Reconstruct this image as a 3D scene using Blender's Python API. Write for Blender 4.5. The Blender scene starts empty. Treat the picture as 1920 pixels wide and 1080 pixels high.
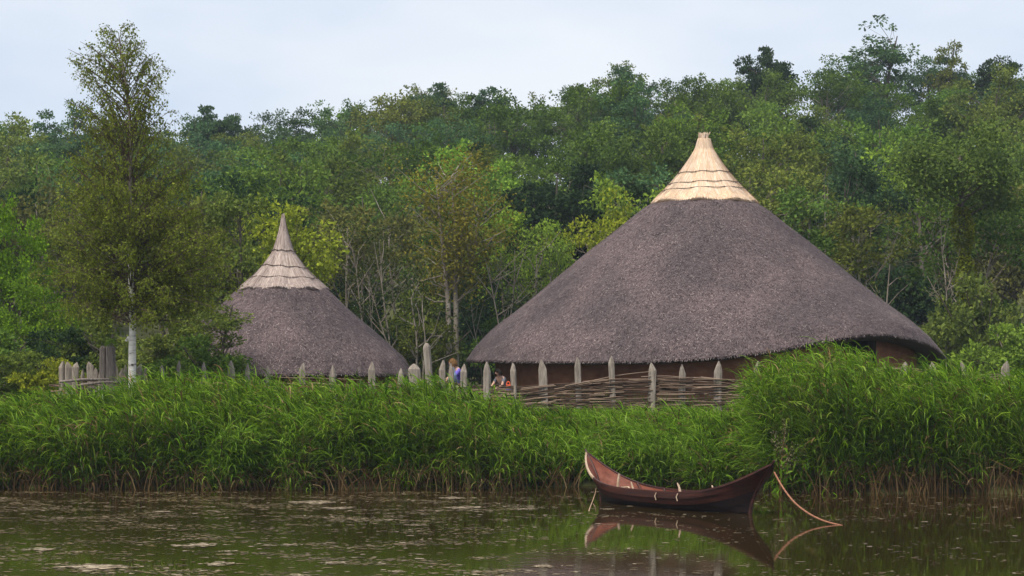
import bpy, math, random
import numpy as np

# ------------------------------------------------------------------ camera, sky, sun, exposure
SC = bpy.context.scene
COL = SC.collection
F, CX, YH, H = 3712.0, 960.0, 680.0, 2.9      # focal length in photo pixels, centre column, horizon row, eye height (m)

def P(px, py, Y):
    return np.array([(px - CX) / F * Y, Y, H + (YH - py) / F * Y])

cam_data = bpy.data.cameras.new('camera')
cam = bpy.data.objects.new('camera', cam_data)
COL.objects.link(cam)
cam.location = (0, 0, H)
cam.rotation_euler = (math.radians(90), 0, 0)
cam_data.sensor_width = 36
cam_data.lens = 36 * F / 1920
cam_data.shift_y = 140 / 1920
cam_data.clip_start = 0.1
cam_data.clip_end = 3000
SC.camera = cam

SUN_EL, SUN_AZ = math.radians(58), math.radians(220)   # azimuth measured clockwise from +Y: behind the camera, to its left
world = bpy.data.worlds.new('World')
SC.world = world
world.use_nodes = True
wn, wl = world.node_tree.nodes, world.node_tree.links
wn.clear()
w_out = wn.new('ShaderNodeOutputWorld')
w_bg = wn.new('ShaderNodeBackground')
w_bg.inputs['Strength'].default_value = 0.1
w_sky = wn.new('ShaderNodeTexSky')
w_sky.sky_type = 'NISHITA'
w_sky.sun_disc = False
w_sky.sun_elevation = SUN_EL
w_sky.sun_rotation = SUN_AZ
w_sky.air_density = 1.0
w_sky.dust_density = 3.0
w_tc = wn.new('ShaderNodeTexCoord')
w_map = wn.new('ShaderNodeMapping')
w_map.inputs['Scale'].default_value = (2.2, 2.2, 6.0)
w_noise = wn.new('ShaderNodeTexNoise')
w_noise.inputs['Scale'].default_value = 1.6
w_noise.inputs['Detail'].default_value = 4
w_ramp = wn.new('ShaderNodeValToRGB')              # overcast deck: pale blue-grey to near white
w_ramp.color_ramp.elements[0].position = 0.33
w_ramp.color_ramp.elements[0].color = (6.0, 7.2, 9.0, 1)
w_ramp.color_ramp.elements[1].position = 0.66
w_ramp.color_ramp.elements[1].color = (9.0, 9.4, 10.0, 1)
w_mix = wn.new('ShaderNodeMixRGB')
w_mix.inputs[0].default_value = 0.88
wl.new(w_tc.outputs['Generated'], w_map.inputs['Vector'])
wl.new(w_map.outputs['Vector'], w_noise.inputs['Vector'])
wl.new(w_noise.outputs['Fac'], w_ramp.inputs['Fac'])
wl.new(w_sky.outputs['Color'], w_mix.inputs[1])
wl.new(w_ramp.outputs['Color'], w_mix.inputs[2])
wl.new(w_mix.outputs['Color'], w_bg.inputs['Color'])
wl.new(w_bg.outputs['Background'], w_out.inputs['Surface'])

sun_data = bpy.data.lights.new('sun', 'SUN')
sun_data.energy = 4.4
sun_data.angle = math.radians(24)
sun_data.color = (1.0, 0.93, 0.81)
sun = bpy.data.objects.new('sun', sun_data)
COL.objects.link(sun)
sun.rotation_euler = (math.radians(90) - SUN_EL, 0, -SUN_AZ + math.pi)

SC.view_settings.view_transform = 'Standard'
SC.view_settings.look = 'None'
SC.view_settings.gamma = 1
SC.view_settings.exposure = 0.1
SC.cycles.use_denoising = True
SC.cycles.max_bounces = 6
SC.cycles.transparent_max_bounces = 8
SC.cycles.volume_bounces = 0

# ------------------------------------------------------------------ helpers
RNG = np.random.default_rng(7)
random.seed(7)

def norm(a):
    return a / np.maximum(np.linalg.norm(a, axis=-1, keepdims=True), 1e-9)

class MB:
    """collects verts and faces (numpy) and links them as ONE mesh object"""
    def __init__(s):
        s.v, s.f, s.n = [], [], 0
    def add(s, verts, faces, mat=0, smooth=False):
        verts = np.asarray(verts, dtype=np.float64).reshape(-1, 3)
        faces = np.asarray(faces, dtype=np.int64)
        s.v.append(verts)
        m = np.broadcast_to(np.asarray(mat), (len(faces),))
        s.f.append((faces + s.n, m, smooth))
        s.n += len(verts)
    def mesh(s, name, mats):
        me = bpy.data.meshes.new(name)
        if s.n:
            v = np.concatenate(s.v)
            me.vertices.add(len(v)); me.vertices.foreach_set('co', v.ravel())
            loops = np.concatenate([f.ravel() for f, _, _ in s.f])
            tot = np.concatenate([np.full(len(f), f.shape[1]) for f, _, _ in s.f])
            start = np.concatenate([[0], np.cumsum(tot)[:-1]])
            me.loops.add(len(loops)); me.loops.foreach_set('vertex_index', loops.astype(np.int32))
            me.polygons.add(len(tot))
            me.polygons.foreach_set('loop_start', start.astype(np.int32))
            me.polygons.foreach_set('loop_total', tot.astype(np.int32))
            me.polygons.foreach_set('material_index', np.concatenate([m for _, m, _ in s.f]).astype(np.int32))
            me.polygons.foreach_set('use_smooth', np.concatenate([np.full(len(f), sm) for f, _, sm in s.f]))
        for m in (mats if isinstance(mats, (list, tuple)) else [mats]):
            me.materials.append(m)
        me.update(calc_edges=True)
        return me
    def build(s, name, mats, parent=None):
        o = bpy.data.objects.new(name, s.mesh(name, mats))
        COL.objects.link(o)
        if parent is not None:
            o.parent = parent
        return o

def tag(o, label=None, cat=None, group=None, kind=None):
    if label: o['label'] = label
    if cat: o['category'] = cat
    if group: o['group'] = group
    if kind: o['kind'] = kind
    return o

def empty(name, loc=(0, 0, 0), label=None, cat=None, group=None):
    o = bpy.data.objects.new(name, None)
    o.empty_display_size = 0.3
    COL.objects.link(o)
    o.location = loc
    return tag(o, label, cat, group)

def link(name, me, parent=None, loc=(0, 0, 0)):
    o = bpy.data.objects.new(name, me)
    COL.objects.link(o)
    o.location = loc
    if parent is not None: o.parent = parent
    return o

def tube(mb, pts, radii, n=6, mat=0, smooth=True, cap=True):
    pts = np.asarray(pts, float)
    radii = np.broadcast_to(np.asarray(radii, float), (len(pts),))
    t = np.gradient(pts, axis=0)
    t = norm(t)
    ref = np.array([0, 0, 1.0]) if abs(t[:, 2]).mean() < 0.8 else np.array([1.0, 0, 0])
    a = norm(np.cross(t, ref)); b = np.cross(t, a)
    ang = np.arange(n) * 2 * math.pi / n
    ring = pts[:, None, :] + radii[:, None, None] * (np.cos(ang)[None, :, None] * a[:, None, :] + np.sin(ang)[None, :, None] * b[:, None, :])
    i = np.arange(len(pts) - 1)[:, None] * n; j = np.arange(n)[None, :]; k = (j + 1) % n
    q = np.stack([i + j, i + k, i + n + k, i + n + j], -1).reshape(-1, 4)
    mb.add(ring.reshape(-1, 3), q, mat, smooth)
    if cap:
        mb.add(ring[-1], [list(range(n))], mat, False)
        mb.add(ring[0], [list(range(n))[::-1]], mat, False)

def box(mb, c, s, mat=0, rz=0.0, taper=1.0):
    x, y, z = np.array(s) / 2
    v = np.array([[-x, -y, -z], [x, -y, -z], [x, y, -z], [-x, y, -z],
                  [-x * taper, -y * taper, z], [x * taper, -y * taper, z], [x * taper, y * taper, z], [-x * taper, y * taper, z]])
    cr, sr = math.cos(rz), math.sin(rz)
    v = np.stack([v[:, 0] * cr - v[:, 1] * sr, v[:, 0] * sr + v[:, 1] * cr, v[:, 2]], -1) + np.array(c)
    mb.add(v, [[0, 3, 2, 1], [4, 5, 6, 7], [0, 1, 5, 4], [1, 2, 6, 5], [2, 3, 7, 6], [3, 0, 4, 7]], mat)

def leaves(mb, C, L, W, D, rng, mat=0, bend=0.15):
    """diamond shaped leaves: base C, length L, width W, direction D"""
    n = len(C)
    D = norm(D)
    S = norm(np.cross(D, norm(rng.normal(size=(n, 3)))))
    N = np.cross(S, D)
    L = np.broadcast_to(L, (n,))[:, None]; W = np.broadcast_to(W, (n,))[:, None]
    mid = C + D * L * 0.45
    up = N * L * bend
    v = np.stack([C, mid + S * W / 2 + up, C + D * L, mid - S * W / 2 + up], 1).reshape(-1, 3)
    f = np.arange(4 * n).reshape(-1, 4)
    mb.add(v, f, mat)

def vnoise(x, y, s=0):
    return (np.sin(x * 1.7 + 1.3 * s + 2 * np.sin(y * 0.9 + s)) + np.sin(y * 2.3 + 0.7 * s + 1.5 * np.sin(x * 1.1 - s)) + np.sin((x + y) * 3.1 + s) * 0.5) / 2.5

def interp(x, table):
    xs, ys = zip(*table)
    return np.interp(x, xs, ys)

# ------------------------------------------------------------------ materials
def new_mat(name):
    m = bpy.data.materials.new(name)
    m.use_nodes = True
    nt = m.node_tree
    nt.nodes.clear()
    out = nt.nodes.new('ShaderNodeOutputMaterial')
    return m, nt, out

def surf(name, stops, scale=4, stretch=(1, 1, 1), rough=0.85, detail=6, bump=0.3, bumpdist=0.02, spec=0.2, island=0.0, distort=0.0, coord='Object', patch=0.0):
    """principled surface whose base colour runs over noise; stops = [(pos, rgb)...]"""
    m, nt, out = new_mat(name)
    N, Lk = nt.nodes, nt.links
    b = N.new('ShaderNodeBsdfPrincipled')
    b.inputs['Roughness'].default_value = rough
    b.inputs['Specular IOR Level'].default_value = spec
    tc = N.new('ShaderNodeTexCoord'); mp = N.new('ShaderNodeMapping'); nz = N.new('ShaderNodeTexNoise')
    mp.inputs['Scale'].default_value = stretch
    nz.inputs['Scale'].default_value = scale; nz.inputs['Detail'].default_value = detail
    nz.inputs['Roughness'].default_value = 0.65; nz.inputs['Distortion'].default_value = distort
    Lk.new(tc.outputs[coord], mp.inputs['Vector']); Lk.new(mp.outputs['Vector'], nz.inputs['Vector'])
    rp = N.new('ShaderNodeValToRGB')
    while len(rp.color_ramp.elements) < len(stops):
        rp.color_ramp.elements.new(0.5)
    for e, (p, c) in zip(rp.color_ramp.elements, stops):
        e.position = p; e.color = (*c, 1)
    fac = nz.outputs['Fac']
    if island:
        g = N.new('ShaderNodeNewGeometry')
        mx = N.new('ShaderNodeMix'); mx.inputs[0].default_value = island
        Lk.new(fac, mx.inputs[2]); Lk.new(g.outputs['Random Per Island'], mx.inputs[3])
        fac = mx.outputs[0]
    Lk.new(fac, rp.inputs['Fac'])
    if patch:                      # broad weathering: damp and moss patches a metre or two across
        n2 = N.new('ShaderNodeTexNoise'); n2.inputs['Scale'].default_value = 0.55; n2.inputs['Detail'].default_value = 5
        m2 = N.new('ShaderNodeMapping'); m2.inputs['Scale'].default_value = (1, 1, 0.7)
        Lk.new(tc.outputs[coord], m2.inputs['Vector']); Lk.new(m2.outputs['Vector'], n2.inputs['Vector'])
        r2 = N.new('ShaderNodeValToRGB')
        r2.color_ramp.elements[0].position = 0.35; r2.color_ramp.elements[0].color = (1 - patch, 1 - patch * 0.95, 1 - patch * 0.9, 1)
        r2.color_ramp.elements[1].position = 0.65; r2.color_ramp.elements[1].color = (1 + patch * 0.4, 1 + patch * 0.3, 1 + patch * 0.25, 1)
        ml = N.new('ShaderNodeMixRGB'); ml.blend_type = 'MULTIPLY'; ml.inputs[0].default_value = 1
        Lk.new(n2.outputs['Fac'], r2.inputs['Fac']); Lk.new(rp.outputs['Color'], ml.inputs[1]); Lk.new(r2.outputs['Color'], ml.inputs[2])
        Lk.new(ml.outputs['Color'], b.inputs['Base Color'])
    else:
        Lk.new(rp.outputs['Color'], b.inputs['Base Color'])
    if bump:
        bp = N.new('ShaderNodeBump'); bp.inputs['Strength'].default_value = bump; bp.inputs['Distance'].default_value = bumpdist
        Lk.new(nz.outputs['Fac'], bp.inputs['Height']); Lk.new(bp.outputs['Normal'], b.inputs['Normal'])
    Lk.new(b.outputs['BSDF'], out.inputs['Surface'])
    return m

def leaf_mat(name, stops, objcol=False, trans=0.35, gloss=0.0, rough=0.45):
    """leaf colour differs from leaf to leaf (random per island) and from clump to clump (noise)"""
    m, nt, out = new_mat(name)
    N, Lk = nt.nodes, nt.links
    g = N.new('ShaderNodeNewGeometry')
    tc = N.new('ShaderNodeTexCoord'); nz = N.new('ShaderNodeTexNoise')
    nz.inputs['Scale'].default_value = 0.7; nz.inputs['Detail'].default_value = 3
    Lk.new(tc.outputs['Object'], nz.inputs['Vector'])
    mx = N.new('ShaderNodeMix'); mx.inputs[0].default_value = 0.55
    Lk.new(nz.outputs['Fac'], mx.inputs[2]); Lk.new(g.outputs['Random Per Island'], mx.inputs[3])
    rp = N.new('ShaderNodeValToRGB')
    while len(rp.color_ramp.elements) < len(stops):
        rp.color_ramp.elements.new(0.5)
    for e, (p, c) in zip(rp.color_ramp.elements, stops):
        e.position = p; e.color = (*c, 1)
    Lk.new(mx.outputs[0], rp.inputs['Fac'])
    col = rp.outputs['Color']
    if objcol:
        oi = N.new('ShaderNodeObjectInfo')
        ml = N.new('ShaderNodeMixRGB'); ml.blend_type = 'MULTIPLY'; ml.inputs[0].default_value = 1
        Lk.new(col, ml.inputs[1]); Lk.new(oi.outputs['Color'], ml.inputs[2])
        col = ml.outputs['Color']
    d = N.new('ShaderNodeBsdfDiffuse'); t = N.new('ShaderNodeBsdfTranslucent'); a = N.new('ShaderNodeMixShader')
    a.inputs[0].default_value = trans
    Lk.new(col, d.inputs['Color']); Lk.new(col, t.inputs['Color'])
    Lk.new(d.outputs[0], a.inputs[1]); Lk.new(t.outputs[0], a.inputs[2])
    res = a.outputs[0]
    if gloss:
        gl = N.new('ShaderNodeBsdfGlossy'); gl.inputs['Roughness'].default_value = rough
        gl.inputs['Color'].default_value = (0.8, 0.85, 0.9, 1)
        m2 = N.new('ShaderNodeMixShader'); m2.inputs[0].default_value = gloss
        Lk.new(res, m2.inputs[1]); Lk.new(gl.outputs[0], m2.inputs[2]); res = m2.outputs[0]
    Lk.new(res, out.inputs['Surface'])
    return m

M = {}
M['tree_leaf'] = leaf_mat('tree_leaf', [(0.25, (0.6, 0.66, 0.6)), (0.5, (1, 1, 1)), (0.75, (1.5, 1.4, 1.1))], objcol=True, trans=0.3)
M['birch_leaf'] = leaf_mat('birch_leaf', [(0.2, (0.08, 0.105, 0.018)), (0.5, (0.16, 0.2, 0.028)), (0.75, (0.24, 0.28, 0.04)), (0.95, (0.4, 0.38, 0.1))], trans=0.45)
M['reed_leaf'] = leaf_mat('reed_leaf', [(0.25, (0.035, 0.085, 0.006)), (0.45, (0.09, 0.185, 0.009)), (0.65, (0.17, 0.29, 0.014)), (0.9, (0.34, 0.43, 0.07))], trans=0.38, gloss=0.008, rough=0.3)
M['reed_light'] = leaf_mat('reed_light', [(0.2, (0.09, 0.18, 0.012)), (0.6, (0.17, 0.3, 0.025)), (0.95, (0.3, 0.4, 0.09))], trans=0.38)
M['reed_dead'] = leaf_mat('reed_dead', [(0.2, (0.06, 0.034, 0.016)), (0.6, (0.15, 0.095, 0.042)), (0.95, (0.46, 0.34, 0.18))], trans=0.1, gloss=0)
M['reed_stem'] = leaf_mat('reed_stem', [(0.2, (0.06, 0.1, 0.015)), (0.6, (0.12, 0.16, 0.03)), (0.95, (0.22, 0.2, 0.07))], trans=0.1)
M['seed'] = leaf_mat('seed', [(0.2, (0.16, 0.13, 0.07)), (0.6, (0.3, 0.26, 0.15)), (0.95, (0.45, 0.4, 0.28))], trans=0.15)
M['bark'] = surf('bark', [(0.3, (0.045, 0.035, 0.028)), (0.55, (0.11, 0.09, 0.07)), (0.8, (0.2, 0.17, 0.14))], 5, (1, 1, 0.25), bump=0.6)
M['bark_pale'] = surf('bark_pale', [(0.3, (0.1, 0.08, 0.06)), (0.5, (0.22, 0.185, 0.15)), (0.75, (0.4, 0.355, 0.3))], 4, (1, 1, 0.4), bump=0.5)
M['birch_bark'] = surf('birch_bark', [(0.35, (0.04, 0.033, 0.028)), (0.42, (0.6, 0.55, 0.51)), (0.7, (0.85, 0.81, 0.77))], 3.2, (1.0, 1.0, 3.6), bump=0.3, detail=4)
M['birch_twig'] = surf('birch_twig', [(0.3, (0.05, 0.03, 0.022)), (0.7, (0.12, 0.085, 0.06))], 6, bump=0.2)
M['thatch'] = surf('thatch', [(0.25, (0.05, 0.033, 0.033)), (0.5, (0.108, 0.08, 0.083)), (0.75, (0.195, 0.152, 0.152))], 16, (1, 1, 1), bump=0.9, bumpdist=0.04, detail=8, distort=0.6, patch=0.3)
M['thatch_straw'] = surf('thatch_straw', [(0.15, (0.035, 0.024, 0.025)), (0.5, (0.112, 0.084, 0.087)), (0.82, (0.2, 0.155, 0.152)), (0.95, (0.37, 0.305, 0.28))], 3, bump=0, island=0.85, patch=0.3)
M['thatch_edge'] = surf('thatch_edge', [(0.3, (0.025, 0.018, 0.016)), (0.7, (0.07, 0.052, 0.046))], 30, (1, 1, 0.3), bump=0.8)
M['straw_new'] = surf('straw_new', [(0.3, (0.5, 0.33, 0.19)), (0.55, (0.68, 0.5, 0.34)), (0.8, (0.8, 0.66, 0.5))], 9, (3, 3, 0.5), bump=0.7, island=0.0)
M['straw_new_strand'] = surf('straw_new_strand', [(0.1, (0.5, 0.34, 0.22)), (0.5, (0.64, 0.48, 0.35)), (0.9, (0.76, 0.62, 0.49))], 3, bump=0, island=0.9)
M['straw_old'] = surf('straw_old', [(0.3, (0.2, 0.15, 0.13)), (0.55, (0.33, 0.26, 0.235)), (0.8, (0.46, 0.375, 0.345))], 9, (3, 3, 0.5), bump=0.7)
M['straw_old_strand'] = surf('straw_old_strand', [(0.1, (0.24, 0.18, 0.155)), (0.5, (0.38, 0.3, 0.265)), (0.9, (0.5, 0.415, 0.37))], 3, bump=0, island=0.9)
M['binding'] = surf('binding', [(0.3, (0.05, 0.035, 0.03)), (0.7, (0.12, 0.09, 0.07))], 20, bump=0.3)
M['daub'] = surf('daub', [(0.3, (0.16, 0.066, 0.04)), (0.55, (0.24, 0.105, 0.063)), (0.8, (0.32, 0.155, 0.095))], 2.2, (1, 1, 1.6), bump=0.5, bumpdist=0.05)
M['post_wood'] = surf('post_wood', [(0.25, (0.1, 0.08, 0.066)), (0.5, (0.25, 0.21, 0.175)), (0.8, (0.43, 0.375, 0.32))], 9, (2.5, 2.5, 0.35), bump=0.7, bumpdist=0.03)
M['old_wood'] = surf('old_wood', [(0.25, (0.07, 0.055, 0.048)), (0.5, (0.19, 0.155, 0.135)), (0.8, (0.36, 0.31, 0.28))], 9, (2.5, 2.5, 0.3), bump=0.8, bumpdist=0.03)
M['withy'] = surf('withy', [(0.15, (0.04, 0.025, 0.017)), (0.5, (0.11, 0.072, 0.05)), (0.93, (0.29, 0.21, 0.155))], 6, bump=0.3, island=0.8)
M['boat_red'] = surf('boat_red', [(0.25, (0.012, 0.004, 0.003)), (0.45, (0.036, 0.01, 0.006)), (0.65, (0.07, 0.019, 0.01)), (0.85, (0.12, 0.045, 0.028))], 2.2, (0.5, 3, 5), rough=0.5, bump=0.35, bumpdist=0.012, spec=0.35)
M['boat_lower'] = surf('boat_lower', [(0.3, (0.006, 0.004, 0.004)), (0.7, (0.022, 0.01, 0.008))], 3, (0.5, 3, 3), rough=0.42, bump=0.3, bumpdist=0.01, spec=0.35)
M['boat_inner'] = surf('boat_inner', [(0.25, (0.06, 0.016, 0.01)), (0.5, (0.145, 0.04, 0.022)), (0.8, (0.23, 0.085, 0.055))], 2.5, (0.5, 3, 3), rough=0.6, bump=0.3, bumpdist=0.012)
M['boat_floor'] = surf('boat_floor', [(0.3, (0.15, 0.09, 0.075)), (0.7, (0.32, 0.22, 0.19))], 3, (0.5, 3, 3), rough=0.6)
M['pale_wood'] = surf('pale_wood', [(0.3, (0.3, 0.2, 0.13)), (0.7, (0.55, 0.42, 0.3))], 8, (1, 1, 1), bump=0.3)
M['rope_red'] = surf('rope_red', [(0.3, (0.17, 0.07, 0.04)), (0.7, (0.36, 0.17, 0.1))], 25, bump=0.6)
M['rope_tan'] = surf('rope_tan', [(0.3, (0.25, 0.16, 0.09)), (0.7, (0.5, 0.36, 0.22))], 25, bump=0.6)
M['soil'] = surf('soil', [(0.3, (0.03, 0.03, 0.012)), (0.5, (0.06, 0.065, 0.02)), (0.75, (0.1, 0.1, 0.035))], 1.2, bump=0.6, bumpdist=0.1)
M['grass'] = leaf_mat('grass', [(0.2, (0.05, 0.09, 0.014)), (0.6, (0.1, 0.17, 0.025)), (0.95, (0.16, 0.18, 0.05))], trans=0.3)
M['scum'] = surf('scum', [(0.2, (0.11, 0.08, 0.045)), (0.6, (0.24, 0.185, 0.115)), (0.97, (0.52, 0.43, 0.31))], 6, bump=0.2, island=0.8, rough=0.7)
M['weed'] = surf('weed', [(0.2, (0.04, 0.026, 0.009)), (0.6, (0.12, 0.08, 0.03)), (0.95, (0.22, 0.16, 0.07))], 6, bump=0.2, island=0.8, rough=0.6)
M['stone'] = surf('stone', [(0.3, (0.12, 0.12, 0.11)), (0.7, (0.27, 0.265, 0.25))], 4, bump=0.4)
M['dark_wood'] = surf('dark_wood', [(0.3, (0.02, 0.014, 0.01)), (0.7, (0.055, 0.038, 0.028))], 8, (2, 2, 0.4), bump=0.4)
def plain(name, c, rough=0.8): return surf(name, [(0.3, tuple(x * 0.8 for x in c)), (0.7, tuple(x * 1.15 for x in c))], 12, bump=0.15, rough=rough)
M['skin'] = plain('skin', (0.5, 0.3, 0.22), 0.6)
M['hair_brown'] = plain('hair_brown', (0.2, 0.11, 0.045)); M['hair_dark'] = plain('hair_dark', (0.03, 0.022, 0.02))
M['purple'] = plain('purple', (0.16, 0.12, 0.5)); M['cream'] = plain('cream', (0.55, 0.47, 0.38)); M['denim'] = plain('denim', (0.17, 0.24, 0.33))
M['tan_cloth'] = plain('tan_cloth', (0.35, 0.25, 0.18)); M['grey_cloth'] = plain('grey_cloth', (0.13, 0.13, 0.15))
M['blue'] = plain('blue', (0.03, 0.09, 0.75)); M['orange'] = plain('orange', (0.75, 0.13, 0.05)); M['eye'] = plain('eye', (0.02, 0.02, 0.02), 0.3)

# ------------------------------------------------------------------ terrain
SKYLINE = [(-500, 205), (0, 197), (100, 201), (330, 201), (400, 180), (470, 187), (560, 182), (640, 164), (700, 140), (800, 126), (900, 133), (980, 146), (1060, 146), (1110, 126), (1160, 110), (1250, 118), (1330, 111), (1420, 83), (1500, 87), (1580, 89), (1680, 67), (1760, 63), (1830, 89), (1920, 79), (2500, 71)]
FRONT_Y = [(-600, 45.4), (950, 45.4), (1060, 45.9), (1110, 46.6), (1400, 46.4), (1460, 44.2), (1520, 43.7), (2600, 43.4)]     # where the bank meets the water, by photo column
Y_EDGE, Y_CREST, TREE_H = 84.0, 165.0, 9.3

def front(X):
    return interp(np.asarray(X) / 45.0 * F + CX, FRONT_Y) + 0.18 * np.sin(np.asarray(X) * 2.1) + 0.1 * np.sin(np.asarray(X) * 5.3)

def ground(X, Y):
    X = np.asarray(X, float); Y = np.asarray(Y, float)
    d = Y - front(X)
    near = np.interp(d, [-14, -2, 0, 1, 3, 5, 9], [-2.5, -0.8, -0.12, 0.35, 1.1, 1.45, 1.5])
    px = np.clip(X / np.maximum(Y, 1) * F + CX, -500, 2500)
    sky = interp(px, SKYLINE)
    u = np.clip((Y - Y_EDGE) / (Y_CREST - Y_EDGE), 0, 1)
    top = 345 + (sky - 345) * u ** 0.85
    Yc = np.minimum(Y, Y_CREST)
    hill = H + (YH - top) / F * Yc - TREE_H
    hill = hill - np.clip(Y - Y_CREST, 0, 400) * 0.02
    return np.maximum(near, np.where(Y > 70, hill + 0.25 * vnoise(X * 0.2, Y * 0.2), -9)) + np.where(Y > 46, 0.05 * vnoise(X, Y), 0)

gx = np.concatenate([np.linspace(-400, -62, 24), np.linspace(-60, 60, 241), np.linspace(62, 400, 24)])
gy = np.concatenate([np.linspace(-60, 26, 12), np.linspace(28, 70, 127), np.linspace(71, 190, 90), np.linspace(195, 500, 24)])
GX, GY = np.meshgrid(gx, gy)
GZ = ground(GX, GY)
g = MB()
nx, ny = len(gx), len(gy)
ii, jj = np.meshgrid(np.arange(nx - 1), np.arange(ny - 1))
b0 = (jj * nx + ii).ravel()
g.add(np.stack([GX, GY, GZ], -1).reshape(-1, 3), np.stack([b0, b0 + 1, b0 + nx + 1, b0 + nx], -1), 0, True)
tag(g.build('ground', M['soil']), kind='structure')

# ------------------------------------------------------------------ water
def water_mat():
    m, nt, out = new_mat('pond_water')
    N, Lk = nt.nodes, nt.links
    b = N.new('ShaderNodeBsdfPrincipled')
    b.inputs['Base Color'].default_value = (0.023, 0.0145, 0.0042, 1)
    b.inputs['Roughness'].default_value = 0.035
    b.inputs['IOR'].default_value = 1.33
    tc = N.new('ShaderNodeTexCoord')
    mp = N.new('ShaderNodeMapping'); mp.inputs['Scale'].default_value = (1.0, 0.55, 1)
    n1 = N.new('ShaderNodeTexNoise'); n1.inputs['Scale'].default_value = 7; n1.inputs['Detail'].default_value = 4
    n2 = N.new('ShaderNodeTexNoise'); n2.inputs['Scale'].default_value = 0.16; n2.inputs['Detail'].default_value = 3
    n3 = N.new('ShaderNodeTexNoise'); n3.inputs['Scale'].default_value = 0.9; n3.inputs['Detail'].default_value = 2
    Lk.new(tc.outputs['Object'], mp.inputs['Vector'])
    for n in (n1, n3): Lk.new(mp.outputs['Vector'], n.inputs['Vector'])
    Lk.new(tc.outputs['Object'], n2.inputs['Vector'])
    sx = N.new('ShaderNodeSeparateXYZ'); Lk.new(tc.outputs['Object'], sx.inputs[0])
    mr = N.new('ShaderNodeMapRange')                        # breeze reaches the open left of the pond, the lee by the boat lies calm
    mr.inputs['From Min'].default_value = 2.0; mr.inputs['From Max'].default_value = -5.0
    mr.inputs['To Min'].default_value = 0.03; mr.inputs['To Max'].default_value = 0.55
    Lk.new(sx.outputs['X'], mr.inputs['Value'])
    mu = N.new('ShaderNodeMath'); mu.operation = 'MULTIPLY'
    rp = N.new('ShaderNodeMapRange'); rp.inputs['From Min'].default_value = 0.35; rp.inputs['From Max'].default_value = 0.65
    Lk.new(n2.outputs['Fac'], rp.inputs['Value'])
    Lk.new(rp.outputs[0], mu.inputs[0]); Lk.new(mr.outputs[0], mu.inputs[1])
    ad = N.new('ShaderNodeMath'); ad.operation = 'ADD'; ad.inputs[1].default_value = 0.02
    Lk.new(mu.outputs[0], ad.inputs[0])
    b1 = N.new('ShaderNodeBump'); b1.inputs['Distance'].default_value = 0.02
    Lk.new(n1.outputs['Fac'], b1.inputs['Height']); Lk.new(ad.outputs[0], b1.inputs['Strength'])
    b2 = N.new('ShaderNodeBump'); b2.inputs['Distance'].default_value = 0.05; b2.inputs['Strength'].default_value = 0.04
    Lk.new(n3.outputs['Fac'], b2.inputs['Height']); Lk.new(b1.outputs['Normal'], b2.inputs['Normal'])
    Lk.new(b2.outputs['Normal'], b.inputs['Normal'])
    Lk.new(b.outputs['BSDF'], out.inputs['Surface'])
    return m
g = MB()
g.add([[-400, -60, 0], [400, -60, 0], [400, 52, 0], [-400, 52, 0]], [[0, 1, 2, 3]])
tag(g.build('water', water_mat()), kind='structure')

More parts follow.
